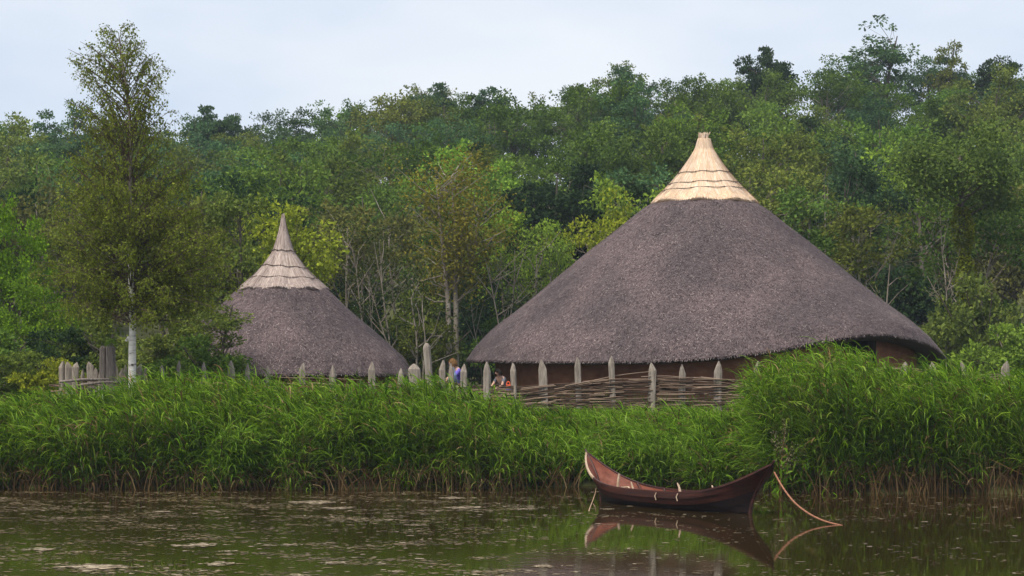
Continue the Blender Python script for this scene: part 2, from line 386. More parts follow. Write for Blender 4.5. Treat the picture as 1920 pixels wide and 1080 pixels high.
# floating scum, petals and weed fragments: flat flecks lying on the water
def flecks():
    rng = np.random.default_rng(31)
    mb = MB()
    n = 150000
    py = 922 + (1100 - 922) * rng.random(n) ** 1.1
    px = rng.uniform(-120, 2040, n)
    Y = H * F / (py - YH); X = (px - CX) / F * Y
    dens = np.clip(0.25 + 0.75 * vnoise(X * 0.8, Y * 1.1, 3) + 0.6 * vnoise(X * 2.7, Y * 3.1, 1), 0.02, 1.6)
    dens *= np.interp(px, [0, 900, 1080, 1150, 1920], [1, 0.95, 0.75, 0.55, 0.42])
    dens *= np.interp(py, [922, 935, 975, 990, 1080], [0.7, 1.3, 0.95, 0.55, 0.75])
    murk = np.interp(py, [925, 945, 1000, 1040], [1, 1, 0.8, 0.3]) * np.interp(px, [0, 850, 1100], [1, 0.9, 0])
    dens = dens * (1 + 0.8 * murk) + 0.25 * murk
    keep = (rng.random(n) < dens ** 1.35 * 0.5) & (Y < front(X) - 0.15)
    X, Y = X[keep], Y[keep]; n = len(X)
    size = 0.01 + 0.032 * rng.random(n) ** 3
    k = 7
    a = np.arange(k) * 2 * math.pi / k
    r = size[:, None] * rng.uniform(0.55, 1.2, (n, k))
    ex = rng.uniform(0.9, 2.2, n)[:, None]
    V = np.stack([X[:, None] + r * ex * np.cos(a), Y[:, None] + r * np.sin(a), np.full((n, k), 0.004) + rng.uniform(0, 0.002, (n, 1))], -1)
    mats = (rng.random(n) < 0.68 + 0.17 * murk[keep]).astype(int)
    mb.add(V.reshape(-1, 3), np.arange(n * k).reshape(-1, k), mats)
    # larger rafts of pale scum
    for (px, py, w) in [(175, 1064, 80), (75, 1031, 42), (370, 1023, 52), (505, 1023, 26), (545, 1022, 28), (410, 1058, 44), (630, 1056, 36), (590, 942, 60), (640, 953, 40), (850, 934, 42), (870, 952, 44),
                        (300, 960, 32), (110, 972, 22), (730, 975, 22), (780, 985, 26), (520, 996, 14), (430, 1034, 24), (1180, 1030, 14), (1020, 1062, 32), (745, 1072, 30), (560, 1079, 30), (1140, 955, 22), (985, 955, 30)]:
        Yc = H * F / (py - YH); Xc = (px - CX) / F * Yc
        ww = w / F * Yc
        for q in range(int(10 + w * 1.6)):
            u = rng.normal(size=2); 
            cx = Xc + u[0] * ww * 0.36; cy = Yc + u[1] * ww * 0.42 * (1 - 0.25 * min(abs(u[0]), 2))
            rr = ww * rng.uniform(0.02, 0.11); kk = 9
            aa = np.arange(kk) * 2 * math.pi / kk
            rad = rr * (1 + 0.4 * np.sin(aa * 3 + rng.random() * 6) + 0.25 * rng.normal(size=kk))
            mb.add(np.stack([cx + rad * 1.4 * np.cos(aa), cy + rad * np.sin(aa), np.full(kk, 0.007 + 0.00005 * q)], -1), [list(range(kk))], 0)
    return mb
tag(flecks().build('floating_scum', [M['scum'], M['weed']]), 'pale scum and brown weed flecks floating on the pond', 'scum', kind='stuff')

# ------------------------------------------------------------------ reeds
def reed_stand(mb, px0, px1, n, depth, tops, rng, light=0.0, lean=-0.16, wind=-0.65, start=0.06, front_off=0.0, leaf_n=(10, 15), front_low=0.72):
    """mats: 0 green leaf, 1 light leaf, 2 dead, 3 stem"""
    px = rng.uniform(px0, px1, n)
    dd = rng.random(n) ** 1.15 * depth
    X0 = (px - CX) / F * 46.5
    Y0 = front(X0) + dd + front_off + 0.6 * vnoise(X0 * 1.1, X0 * 0.37, 9) * (1 - dd / depth)
    Z0 = ground(X0, Y0) - 0.08
    topz = H + (YH - interp(X0 / Y0 * F + CX, tops)) / F * Y0
    full = np.clip(dd / (depth * 0.55), 0, 1)
    z1 = topz * (front_low + (1 - front_low) * full) + rng.normal(size=n) * 0.1 - rng.random(n) ** 2 * 0.45
    clump = vnoise(X0 * 1.6, Y0 * 1.2, 5)
    z1 += 0.2 * clump * (1 - 0.6 * full) + 0.08 * clump
    h = np.maximum(z1 - Z0, 0.5)
    az = rng.uniform(0, 2 * math.pi, n)
    lx = lean + 0.11 * np.cos(az) + 0.09 * clump; ly = -0.05 + 0.1 * np.sin(az) - 0.07 * (1 - full)
    base = np.stack([X0, Y0, Z0], -1)
    def pos(s):                                   # s (n,) or (n,k)
        s = np.asarray(s)
        hh = h if s.ndim == 1 else h[:, None]
        return np.stack([(X0 if s.ndim == 1 else X0[:, None]) + (lx if s.ndim == 1 else lx[:, None]) * hh * s ** 2,
                         (Y0 if s.ndim == 1 else Y0[:, None]) + (ly if s.ndim == 1 else ly[:, None]) * hh * s ** 2,
                         (Z0 if s.ndim == 1 else Z0[:, None]) + hh * s], -1)
    # stems as thin three-sided blades
    ks = 5
    S = np.linspace(0, 0.97, ks)
    C = pos(np.broadcast_to(S, (n, ks)))
    w = (0.0075 * (1 - 0.6 * S))[None, :, None]
    for q in range(2):
        yaw = rng.uniform(0, math.pi, n)
        side = np.stack([np.cos(yaw), np.sin(yaw), np.zeros(n)], -1)[:, None, :]
        V = np.stack([C - side * w, C + side * w], 2).reshape(-1, 3)
        i0 = (np.arange(n)[:, None] * ks * 2 + np.arange(ks - 1)[None, :] * 2)
        Q = np.stack([i0, i0 + 1, i0 + 3, i0 + 2], -1)
        dead = rng.random(n) < 0.14
        mats = np.where(np.arange(ks - 1)[None, :] < 1, 2, 3) * np.ones((n, 1), int)
        mats[dead] = 2
        mb.add(V, Q.reshape(-1, 4), mats.ravel())
    straw = rng.random(n) < 0.045               # last year's stems still standing
    # leaves
    for li in range(leaf_n[1]):
        use = rng.random(n) < (1.0 if li < leaf_n[0] else 0.5)
        m = use.nonzero()[0]; k = len(m)
        s = start + (1 - start) * ((li + rng.random(k)) / leaf_n[1]) ** 0.75
        hh = h[m]
        st = np.stack([X0[m] + lx[m] * hh * s ** 2, Y0[m] + ly[m] * hh * s ** 2, Z0[m] + hh * s], -1)
        a = rng.uniform(0, 2 * math.pi, k)
        hd = np.stack([np.cos(a) + wind * (0.5 + s), 0.8 * np.sin(a) - 0.15, np.zeros(k)], -1)
        hd = norm(hd)
        L = rng.uniform(0.36, 0.8, k) * np.interp(s, [0, 0.8, 1], [0.9, 1, 0.7])
        W = rng.uniform(0.017, 0.038, k)
        e0 = rng.uniform(0.5, 1.35, k); de = rng.uniform(0.2, 0.6, k)
        side = norm(np.cross(hd, np.array([0, 0, 1.0])) + rng.normal(size=(k, 3)) * 0.35)
        pts = [st]; el = e0.copy()
        for seg in range(4):
            dirv = hd * np.cos(el)[:, None] + np.array([0, 0, 1.0]) * np.sin(el)[:, None]
            pts.append(pts[-1] + dirv * (L / 4)[:, None])
            el = el - de
        ws = [0.55, 1.0, 0.85, 0.5, 0.06]
        V = np.stack([np.stack([p - side * (W * q / 2)[:, None], p + side * (W * q / 2)[:, None]], 1) for p, q in zip(pts, ws)], 1).reshape(-1, 3)
        i0 = np.arange(k)[:, None] * 10 + np.arange(4)[None, :] * 2
        Q = np.stack([i0, i0 + 1, i0 + 3, i0 + 2], -1).reshape(-1, 4)
        mm = np.where(rng.random(k) < light + 0.2 * s, 1, 0)
        mm = np.where((s < 0.3) & (rng.random(k) < 0.4), 2, mm)
        mm = np.where((rng.random(k) < 0.03) | straw[m], 2, mm)
        mb.add(V, Q, np.repeat(mm, 4))
    return mb

def dead_stubble(mb, px0, px1, n, rng, hmax=0.8):
    """broken and leaning dead stems at the water's edge"""
    for _ in range(n):
        px = rng.uniform(px0, px1); X = (px - CX) / F * 45.2
        Yb = float(front(X)) + rng.uniform(-0.35, 0.5)
        z = -0.05; h = rng.uniform(0.25, hmax); lx = rng.normal() * 0.35; ly = -abs(rng.normal()) * 0.25
        pts = [[X, Yb, z], [X + lx * h * 0.5, Yb + ly * h * 0.5, z + h * 0.55], [X + lx * h * 1.2, Yb + ly * h * 1.1, z + h * 0.95]]
        tube(mb, pts, [0.014, 0.011, 0.006], 3, 2, True, False)

LEFT_TOP = [(-400, 748), (0, 756), (80, 748), (160, 738), (220, 730), (300, 712), (390, 700), (480, 711), (560, 722), (640, 725), (740, 720), (830, 716), (880, 732), (940, 744), (985, 760), (1020, 795), (1050, 835), (1075, 868), (1130, 895)]
MID_TOP = [(1000, 820), (1070, 815), (1110, 800), (1160, 788), (1230, 790), (1300, 784), (1370, 780), (1420, 760), (1460, 745), (1500, 740)]
RIGHT_TOP = [(1390, 730), (1425, 705), (1460, 684), (1510, 666), (1570, 656), (1630, 664), (1680, 684), (1720, 693), (1760, 694), (1810, 694), (1870, 706), (1930, 704), (2100, 700), (2500, 700)]
rng = np.random.default_rng(11)
mb = MB(); reed_stand(mb, -420, 1075, 5600, 3.3, LEFT_TOP, rng); dead_stubble(mb, -300, 1090, 480, rng)
reed_stand(mb, 405, 592, 300, 0.5, [(400, 800), (470, 815), (520, 800), (560, 790), (592, 830)], rng, light=0.55, lean=0.1, wind=0.2, front_off=-0.35, front_low=0.8)
dead_stubble(mb, 480, 592, 90, rng, 0.7)
tag(mb.build('reed_bed', [M['reed_leaf'], M['reed_light'], M['reed_dead'], M['reed_stem']]), 'long bed of tall green reeds bent by wind, left of the boat', 'reeds', 'reed beds along the bank', 'stuff')
mb = MB(); reed_stand(mb, 1060, 1490, 2300, 3.4, MID_TOP, rng, light=0.6, start=0.15, front_low=0.5)
tag(mb.build('reed_bed', [M['reed_leaf'], M['reed_light'], M['reed_dead'], M['reed_stem']]), 'low light green reeds and grass behind the boat, below the wattle fence', 'reeds', 'reed beds along the bank', 'stuff')
mb = MB(); reed_stand(mb, 1425, 2420, 5200, 3.6, RIGHT_TOP, rng, light=0.05, start=0.08, front_low=0.8); dead_stubble(mb, 1450, 2300, 330, rng, 0.9)
tag(mb.build('reed_bed', [M['reed_leaf'], M['reed_light'], M['reed_dead'], M['reed_stem']]), 'tallest dense reed clump right of the boat, in front of the big hut', 'reeds', 'reed beds along the bank', 'stuff')

def dock_plant():
    rng = np.random.default_rng(21)
    p = P(1462, 905, 44.0); p[2] = float(ground(p[0], 44.0)) if ground(p[0], 44.0) > -0.2 else -0.1
    root = empty('dock_plant', p, 'dry pale seeding dock plant at the left end of the tall reed clump', 'plant')
    st, sd, lf = MB(), MB(), MB()
    for q in range(6):
        e = np.array([rng.normal() * 0.35, rng.normal() * 0.2 - 0.15, rng.uniform(0.9, 1.75)])
        tube(st, [[0, 0, 0], e * [0.3, 0.3, 0.5], e], [0.014, 0.011, 0.005], 5)
        k = rng.uniform(0.55, 1.0, 130)[:, None]
        leaves(sd, e * k ** [1.4, 1.4, 1.0] + rng.normal(size=(130, 3)) * 0.05, 0.035, 0.028, rng.normal(size=(130, 3)), rng)
        k = rng.uniform(0.1, 0.7, 9)[:, None]
        leaves(lf, e * k ** [1.4, 1.4, 1.0], 0.28, 0.08, rng.normal(size=(9, 3)) + [0, 0, -0.2], rng)
    st.build('stalk', M['reed_dead'], root); sd.build('seed_sprays', M['seed'], root); lf.build('foliage', M['reed_light'], root)
dock_plant()

# meadow grass round the huts and along the fence
def grass_patch():
    rng = np.random.default_rng(5)
    mb = MB(); n = 26000
    Y = rng.uniform(48.2, 76, n); X = rng.uniform(-0.29, 0.29, n) * Y
    keep = (np.hypot(X - 6.0, Y - 62) > 6.8) & (np.hypot(X + 6.95, Y - 60) > 3.4)
    X, Y = X[keep], Y[keep]; n = len(X)
    Z = ground(X, Y) - 0.03
    h = rng.uniform(0.25, 0.75, n) * (1 + 0.4 * vnoise(X, Y, 2))
    C = np.stack([X, Y, Z], -1)
    D = np.stack([rng.normal(size=n) * 0.35 - 0.15, rng.normal(size=n) * 0.3, np.ones(n)], -1)
    leaves(mb, C, h, 0.03, D, rng, 0, 0.08)
    return mb
tag(grass_patch().build('meadow_grass', M['grass']), 'rough green grass around the huts and along the fence', 'grass', kind='stuff')

# ------------------------------------------------------------------ round huts
def lathe(mb, prof, n, fn=None, mat=0, smooth=True):
    """prof: (m,2) radius/z; fn(theta, r, z) -> r, z lets the outline vary round the axis"""
    prof = np.asarray(prof, float); m = len(prof)
    th = np.arange(n) * 2 * math.pi / n
    R = np.repeat(prof[:, 0][:, None], n, 1); Z = np.repeat(prof[:, 1][:, None], n, 1)
    T = np.repeat(th[None, :], m, 0)
    if fn: R, Z = fn(T, R, Z)
    V = np.stack([R * np.sin(T), -R * np.cos(T), Z], -1)      # theta 0 faces the camera
    i = np.arange(m - 1)[:, None] * n; j = np.arange(n)[None, :]; k = (j + 1) % n
    mb.add(V.reshape(-1, 3), np.stack([i + j, i + k, i + n + k, i + n + j], -1).reshape(-1, 4), mat, smooth)

def strands(mb, prof, n, rng, fn=None, L=(0.08, 0.2), W=0.012, mat=0, spread=0.5, lift=0.012, zpow=1.0, s_range=(0, 1)):
    """straws lying on a surface of revolution"""
    prof = np.asarray(prof, float)
    seg = np.hypot(*np.diff(prof, axis=0).T); cum = np.concatenate([[0], np.cumsum(seg)])
    # area-weighted sample along the profile
    s = np.linspace(cum[-1] * s_range[0], cum[-1] * s_range[1], 400)
    r = np.interp(s, cum, prof[:, 0]); wgt = np.maximum(r, 0.02); wgt = np.cumsum(wgt) / wgt.sum()
    S = np.interp(rng.random(n), wgt, s)
    T = rng.uniform(0, 2 * math.pi, n)
    def at(S, T):
        R = np.interp(S, cum, prof[:, 0]); Z = np.interp(S, cum, prof[:, 1])
        if fn: R, Z = fn(T, R, Z)
        return np.stack([R * np.sin(T), -R * np.cos(T), Z], -1)
    A = at(S, T); Bp = at(np.minimum(S + 0.05, cum[-1]), T); B2 = at(np.maximum(S - 0.05, 0), T)
    d = norm(Bp - B2); side = np.stack([np.cos(T), np.sin(T), np.zeros(n)], -1)
    nrm = norm(np.cross(d, side)); nrm = np.where((nrm[:, 2] < 0)[:, None], -nrm, nrm)
    ang = rng.normal(size=n) * spread
    D = d * np.cos(ang)[:, None] + side * np.sin(ang)[:, None] + nrm * rng.uniform(-0.02, 0.10 if W < 0.0115 else 0.05, n)[:, None]
    Sd = norm(np.cross(D, nrm)); L = rng.uniform(L[0], L[1], n)[:, None]; w = (W * rng.uniform(0.5, 1.3, n))[:, None]
    A = A + nrm * lift
    V = np.stack([A - Sd * w / 2, A + Sd * w / 2, A + D * L + Sd * w / 2, A + D * L - Sd * w / 2], 1).reshape(-1, 3)
    mb.add(V, np.arange(4 * n).reshape(-1, 4), mat)

def round_hut(loc, R, z_eave, roof_prof, cap_prof, n_straw, straw_mats, eave_fn, label, binds, wall_r, door_th, seed, tip_sheaf=False):
    rng = np.random.default_rng(seed)
    root = empty('round_hut', loc, label, 'hut', 'thatched round huts')
    def surf_fn(T, Rr, Z):
        k = np.clip(Rr / R, 0, 1)
        wob = 0.05 * np.sin(T * 5 + seed) * k + 0.03 * np.sin(T * 11 + Z * 3) * k + 0.02 * np.sin(T * 23 - Z * 5)
        dz = eave_fn(T) * np.clip((k - 0.55) / 0.45, 0, 1) ** 1.6
        return Rr + wob, Z + dz
    t = np.linspace(0, 1, 60)
    rp = np.asarray(roof_prof)
    r_ = np.interp(np.linspace(0, len(rp) - 1, 60), np.arange(len(rp)), rp[:, 0])
    z_ = np.interp(np.linspace(0, len(rp) - 1, 60), np.arange(len(rp)), rp[:, 1])
    ker = np.array([1, 2, 3, 2, 1]) / 9
    r_[2:-2] = np.convolve(r_, ker, 'valid'); z_[2:-2] = np.convolve(z_, ker, 'valid')
    outer = np.stack([r_, z_], -1)
    mb = MB()
    lathe(mb, outer, 220, surf_fn, 0)
    e_r, e_z = outer[-1]
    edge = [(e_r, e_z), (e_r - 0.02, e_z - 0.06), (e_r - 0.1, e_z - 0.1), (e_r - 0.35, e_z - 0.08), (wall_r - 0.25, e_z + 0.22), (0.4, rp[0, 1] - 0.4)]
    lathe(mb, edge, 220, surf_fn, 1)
    strands(mb, outer, n_straw, rng, surf_fn, (0.03, 0.11), 0.011, 2, spread=0.75)
    strands(mb, outer, n_straw // 14, rng, surf_fn, (0.05, 0.13), 0.012, 2, spread=0.3, s_range=(0.975, 1.0), lift=-0.01)
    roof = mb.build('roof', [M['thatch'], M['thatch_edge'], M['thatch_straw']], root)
    # straw cap
    cp = np.asarray(cap_prof)
    ci = np.linspace(0, len(cp) - 1, 40)
    c_ = np.stack([np.interp(ci, np.arange(len(cp)), cp[:, 0]), np.interp(ci, np.arange(len(cp)), cp[:, 1])], -1)
    for q in range(3): c_[1:-1] = (c_[:-2] + c_[1:-1] * 2 + c_[2:]) / 4
    def cap_fn(T, Rr, Z):
        return Rr * (1 + 0.03 * np.sin(T * 7 + seed) + 0.02 * np.sin(T * 17)), Z + 0.03 * np.sin(T * 9 + seed) * (Rr / cp[-1, 0])
    mb = MB()
    lathe(mb, c_, 120, cap_fn, 0)
    lathe(mb, [c_[-1], (c_[-1, 0] - 0.02, c_[-1, 1] - 0.09), (c_[-1, 0] - 0.3, c_[-1, 1] - 0.02), (0.1, c_[-1, 1] + 0.3)], 120, cap_fn, 0)
    strands(mb, c_, 5200, rng, cap_fn, (0.2, 0.5), 0.012, 1, spread=0.04, lift=0.006, s_range=(0, 0.8))
    strands(mb, c_, 1500, rng, cap_fn, (0.06, 0.13), 0.011, 1, spread=0.12, lift=0.004, s_range=(0.93, 0.99))
    if tip_sheaf:
        z0 = cp[0, 1]; 
        for q in range(90):       # the sheaf twisted into a stub that is cut off flat, with a fold towards one side
            a = rng.uniform(0, 2 * math.pi); r0 = rng.uniform(0.05, 0.2); r1 = rng.uniform(0.04, 0.17)
            tube(mb, [[r0 * 1.2 * math.cos(a), r0 * math.sin(a), z0 - 0.45], [r0 * math.cos(a + .4) - 0.02, r0 * math.sin(a + .4), z0 - 0.15], [r1 * math.cos(a + 0.8) - 0.03, r1 * math.sin(a + 0.8), z0 + rng.uniform(0.12, 0.2)]], [0.02, 0.017, 0.012], 4, 1, True)
        for q in range(5):
            tube(mb, [[0.08, -0.08, z0 - 0.2], [0.13, -0.08, z0 + 0.1], [0.17 + rng.random() * 0.05, -0.08, z0 + 0.2]], [0.012, 0.01, 0.006], 4, 1, True)
    else:
        z0 = cp[0, 1]
        for q in range(30):
            a = rng.uniform(0, 2 * math.pi); r0 = rng.uniform(0.02, 0.075)
            tube(mb, [[r0 * 1.3 * math.cos(a), r0 * 1.3 * math.sin(a), z0 - 0.5], [r0 * math.cos(a), r0 * math.sin(a), z0 - 0.1], [r0 * 0.5 * math.cos(a), r0 * 0.5 * math.sin(a), z0 + rng.uniform(0.02, 0.14)]], [0.02, 0.016, 0.008], 4, 1, True)
    cap = mb.build('thatch_cap', straw_mats, root)
    tag(cap, 'new golden straw cap' if tip_sheaf else 'weathered grey straw cap')
    for bz, tilt in binds:
        th = np.linspace(0, 2 * math.pi, 97)
        zz = bz + tilt * np.sin(th) + 0.012 * np.sin(th * 9 + seed)
        rr = np.interp(-zz, -c_[:, 1], c_[:, 0]) * (1 + 0.03 * np.sin(th * 7 + seed) + 0.02 * np.sin(th * 17)) + 0.03
        mb = MB(); tube(mb, np.stack([rr * np.sin(th), -rr * np.cos(th), zz], -1), 0.011, 5, 0, True, False)
        for q in range(0, 96, 6):   # little hitches that peg the binding down
            p = np.array([rr[q] * math.sin(th[q]), -rr[q] * math.cos(th[q]), zz[q]])
            o = np.array([math.sin(th[q]), -math.cos(th[q]), 0])
            tube(mb, [p + o * 0.015 + [0, 0, 0.03], p + o * 0.02, p + o * 0.015 - [0, 0, 0.035]], 0.007, 4, 0)
        mb.build('binding', M['binding'], cap)
    # daub wall with a doorway
    mb = MB(); nseg = 140
    gz = 1.42 - loc[2]; slope = (e_r - wall_r) * 0.55 - 0.12; topz = e_z + slope + 0.5 * float(eave_fn(np.array(door_th)))
    gap = 0.85 / wall_r
    th = np.linspace(door_th + gap, door_th + 2 * math.pi - gap, nseg)
    wv = wall_r + 0.03 * np.sin(th * 13) + 0.02 * np.sin(th * 29)
    rows = np.linspace(0, 1, 8)
    top_th = e_z + slope + 0.5 * eave_fn(th)
    for rad, flip in ((wv, 1), (wv - 0.25, -1)):
        V = np.stack([np.stack([(rad + 0.02 * np.sin(th * 17 + q * 8)) * np.sin(th), -(rad + 0.02 * np.sin(th * 17 + q * 8)) * np.cos(th), gz - 0.4 + (top_th - gz + 0.4) * q], -1) for q in rows], 0)
        i = np.arange(len(rows) - 1)[:, None] * nseg; j = np.arange(nseg - 1)[None, :]
        Q = np.stack([i + j, i + j + 1, i + nseg + j + 1, i + nseg + j], -1).reshape(-1, 4)
        mb.add(V.reshape(-1, 3), Q if flip > 0 else Q[:, ::-1], 0, True)
    mb.build('wall', M['daub'], root)
    for s in (-1, 1):
        fr = MB()
        a = door_th + s * gap
        p = np.array([(wall_r - 0.1) * math.sin(a), -(wall_r - 0.1) * math.cos(a)])
        tube(fr, [[p[0], p[1], gz - 0.3], [p[0], p[1], topz]], 0.11, 8, 0)
        fr.build('door_post', M['dark_wood'], root)
    a = door_th; dm = MB()
    box(dm, ((wall_r - 0.55) * math.sin(a), -(wall_r - 0.55) * math.cos(a), gz + 0.85), (1.75, 0.07, 1.95), 0, a)  # dark panel set behind the opening, stands in for the unlit interior
    dm.build('doorway_dark', M['dark_wood'], root)
    return root

# big hut: centre column 1320 at 62 m
YB = 62.0; BX = (1320 - CX) / F * YB; sB = F / YB
def zB(py): return H + (YH - py) / sB
rp = [(98 / sB * 0.9, zB(378)), (112 / sB, zB(390)), (227 / sB, zB(482)), (323 / sB, zB(562)), (396 / sB, zB(622)), (425 / sB, zB(650)), (443 / sB, zB(676))]
cpB = [(12 / sB, zB(260)), (17 / sB, zB(279)), (30 / sB, zB(300)), (48 / sB, zB(325)), (66 / sB, zB(346)), (84 / sB, zB(364)), (99 / sB, zB(379))]
def eaveB(T):
    d = (T - math.radians(37) + math.pi) % (2 * math.pi) - math.pi
    return 0.72 * np.exp(-(d / math.radians(28)) ** 2) + 0.03 * np.sin(T * 3) - 0.0
round_hut((BX, YB, 0), 442 / sB, zB(680), rp, cpB, 110000, [M['straw_new'], M['straw_new_strand']], eaveB, 'biggest round hut, dark thatched cone roof with a new golden straw cap',
          [(zB(325), 0.02), (zB(345), 0.03), (zB(357), 0.035)], 6.55, math.radians(36), 3, True)

# small hut: centre column 531 at 60 m
YS = 60.0; SX = (531 - CX) / F * YS; sS = F / YS
def zS(py): return H + (YH - py) / sS
rp = [(80 / sS, zS(541)), (92 / sS, zS(551)), (112 / sS, zS(571)), (198 / sS, zS(645)), (226 / sS, zS(672)), (245 / sS, zS(700))]
cpS = [(3 / sS, zS(408)), (8 / sS, zS(432)), (19 / sS, zS(470)), (39 / sS, zS(499)), (58 / sS, zS(518)), (84 / sS, zS(541))]
round_hut((SX, YS, 0), 243 / sS, zS(704), rp, cpS, 36000, [M['straw_old'], M['straw_old_strand']], lambda T: 0.02 * np.sin(T * 3), 'smaller round hut beside the birch, thatched roof with a weathered grey straw cap',
          [(zS(500), -0.05), (zS(521), -0.02), (zS(470), -0.02)], 3.35, math.radians(160), 8, False)

# ------------------------------------------------------------------ trees
def woody_tree(seed, h, cr, base, n_clump=18, n_sub=12, n_leaf=34, leaf=0.2, flat=0.8, trunk_r=0.16, shape='round', stems=1, gap=0.0):
    """returns trunk and crown meshes; crown = clumps of sub-clumps of leaf-sized faces"""
    rng = np.random.default_rng(seed)
    tm, cm = MB(), MB()
    mid = (base + h) / 2; half = (h - base) / 2
    cents = []
    tries = 0
    while len(cents) < n_clump and tries < 4000:
        tries += 1
        d = norm(rng.normal(size=3)); rad = rng.uniform(0.45, 0.95) if rng.random() < 0.8 else rng.uniform(0, 0.5)
        if shape == 'round': w = 1.0
        elif shape == 'tall': w = 0.75
        else: w = 1.0
        p = np.array([d[0] * cr * rad * w, d[1] * cr * rad * w, mid + d[2] * half * rad])
        if shape == 'dome' and p[2] < mid - 0.2 * half and rng.random() < 0.7: continue
        if shape == 'tall':
            k = (p[2] - base) / (h - base); p[:2] *= np.interp(k, [0, 0.3, 1], [0.9, 1.1, 0.35])
        if all(np.linalg.norm((p - c) * [1, 1, 1.3]) > cr * 0.28 for c in cents): cents.append(p)
    cents = np.array(cents)
    # trunk and limbs
    for st in range(stems):
        off = rng.normal(size=2) * (0.25 if stems > 1 else 0.02)
        lean = rng.normal(size=2) * (0.9 if stems > 1 else 0.3)
        zs = np.linspace(-0.6, h * 0.86, 9); k = np.clip(zs / (h * 0.86), 0, 1)
        tp = np.stack([off[0] + lean[0] * k ** 1.5 + 0.12 * np.sin(k * 7 + seed) * k, off[1] + lean[1] * k ** 1.5 + 0.1 * np.cos(k * 6 + seed) * k, zs], -1)
        tr = trunk_r * (1.15 - 1.0 * k) / (1 if stems == 1 else 1.5)
        tr[0] *= 1.3
        tube(tm, tp, np.maximum(tr, 0.02), 7, 0)
        mine = [c for i, c in enumerate(cents) if i % stems == st]
        for c in mine:
            zj = np.clip(c[2] - rng.uniform(0.35, 0.9) * np.hypot(c[0], c[1]) - 0.4, base * 0.5, h * 0.75)
            s = np.array([np.interp(zj, zs, tp[:, 0]), np.interp(zj, zs, tp[:, 1]), zj])
            m = (s + c) / 2 + np.array([0, 0, 0.15]) + rng.normal(size=3) * 0.18
            r0 = np.interp(zj, zs, tr) * 0.55
            tube(tm, [s, (s + m) / 2 + rng.normal(size=3) * 0.06, m, (m + c) / 2 + rng.normal(size=3) * 0.08, c], [r0, r0 * 0.8, r0 * 0.6, r0 * 0.42, 0.012], 5, 0)
            for q in range(3):
                e = c + norm(rng.normal(size=3)) * cr * 0.3
                tube(tm, [m, (m + e) / 2 + rng.normal(size=3) * 0.1, e], [r0 * 0.35, r0 * 0.25, 0.006], 4, 0, True, False)
    Cs, Ds, Ls = [], [], []
    for c in cents:
        R = cr * rng.uniform(0.24, 0.4)
        ns = max(3, int(n_sub * rng.uniform(0.7, 1.3)))
        d = norm(rng.normal(size=(ns, 3)) + np.array([0, 0, 0.35]))
        sc = c + d * R * np.array([1, 1, flat]) * rng.uniform(0.55, 1.0, (ns, 1))
        for s, dd in zip(sc, d):
            nl = int(n_leaf * rng.uniform(0.5, 1.4))
            if gap and rng.random() < gap: continue
            rs = R * rng.uniform(0.36, 0.58)
            u = norm(rng.normal(size=(nl, 3))) * (rng.random((nl, 1)) ** 0.5)
            Cs.append(s + u * rs * np.array([1, 1, 0.6]))
            Ds.append(u * 0.8 + dd * 0.5 + rng.normal(size=(nl, 3)) * 0.5 + np.array([0, 0, -0.25]))
            Ls.append(leaf * rng.uniform(0.65, 1.3, nl))
    Cs, Ds, Ls = np.concatenate(Cs), np.concatenate(Ds), np.concatenate(Ls)
    leaves(cm, Cs, Ls, Ls * 0.62, Ds, rng, 0, 0.12)
    return tm, cm

def tree_meshes(name, bark, **kw):
    t, c = woody_tree(**kw)
    return t.mesh(name + '_trunk', M[bark]), c.mesh(name + '_crown', M['tree_leaf'])

VAR = {
 'round': [tree_meshes('broadleaf', 'bark', seed=s, h=9.3, cr=3.2, base=1.5, n_clump=27, n_sub=12, n_leaf=34, leaf=0.2) for s in (1, 2, 3, 4, 5)],
 'edge': [tree_meshes('edge', 'bark_pale', seed=s, h=9.0, cr=3.1, base=3.9, n_clump=17, n_sub=10, n_leaf=26, leaf=0.2, shape='dome', stems=st, trunk_r=0.13, gap=0.15) for s, st in ((11, 2), (12, 1), (13, 3), (14, 2))],
 'sparse': [tree_meshes('sparse', 'bark', seed=s, h=8.5, cr=2.4, base=1.2, n_clump=22, n_sub=10, n_leaf=34, leaf=0.17, shape='tall', gap=0.22) for s in (21, 22, 23)],
 'dark': [tree_meshes('dark', 'bark', seed=s, h=9.5, cr=2.7, base=2.0, n_clump=24, n_sub=12, n_leaf=42, leaf=0.22, shape='round', flat=0.6) for s in (31, 32)],
 'shrub': [tree_meshes('shrub', 'bark', seed=s, h=3.2, cr=1.9, base=0.25, n_clump=16, n_sub=10, n_leaf=40, leaf=0.17, trunk_r=0.06, stems=3) for s in (41, 42, 43)],
}
COLS = {
 'mid green': (0.1, 0.165, 0.034), 'olive green': (0.132, 0.166, 0.038), 'blue green': (0.068, 0.126, 0.055), 'dark green': (0.034, 0.063, 0.026),  # dark green lowered to put forest-edge shade into the shrubs' colour
 'yellow green': (0.24, 0.28, 0.03), 'fresh green': (0.165, 0.255, 0.04), 'brownish green': (0.128, 0.14, 0.046), 'bright green': (0.13, 0.23, 0.02),
}
TREES = []      # (root, colour word, shape word, px, py_of_crown, band)

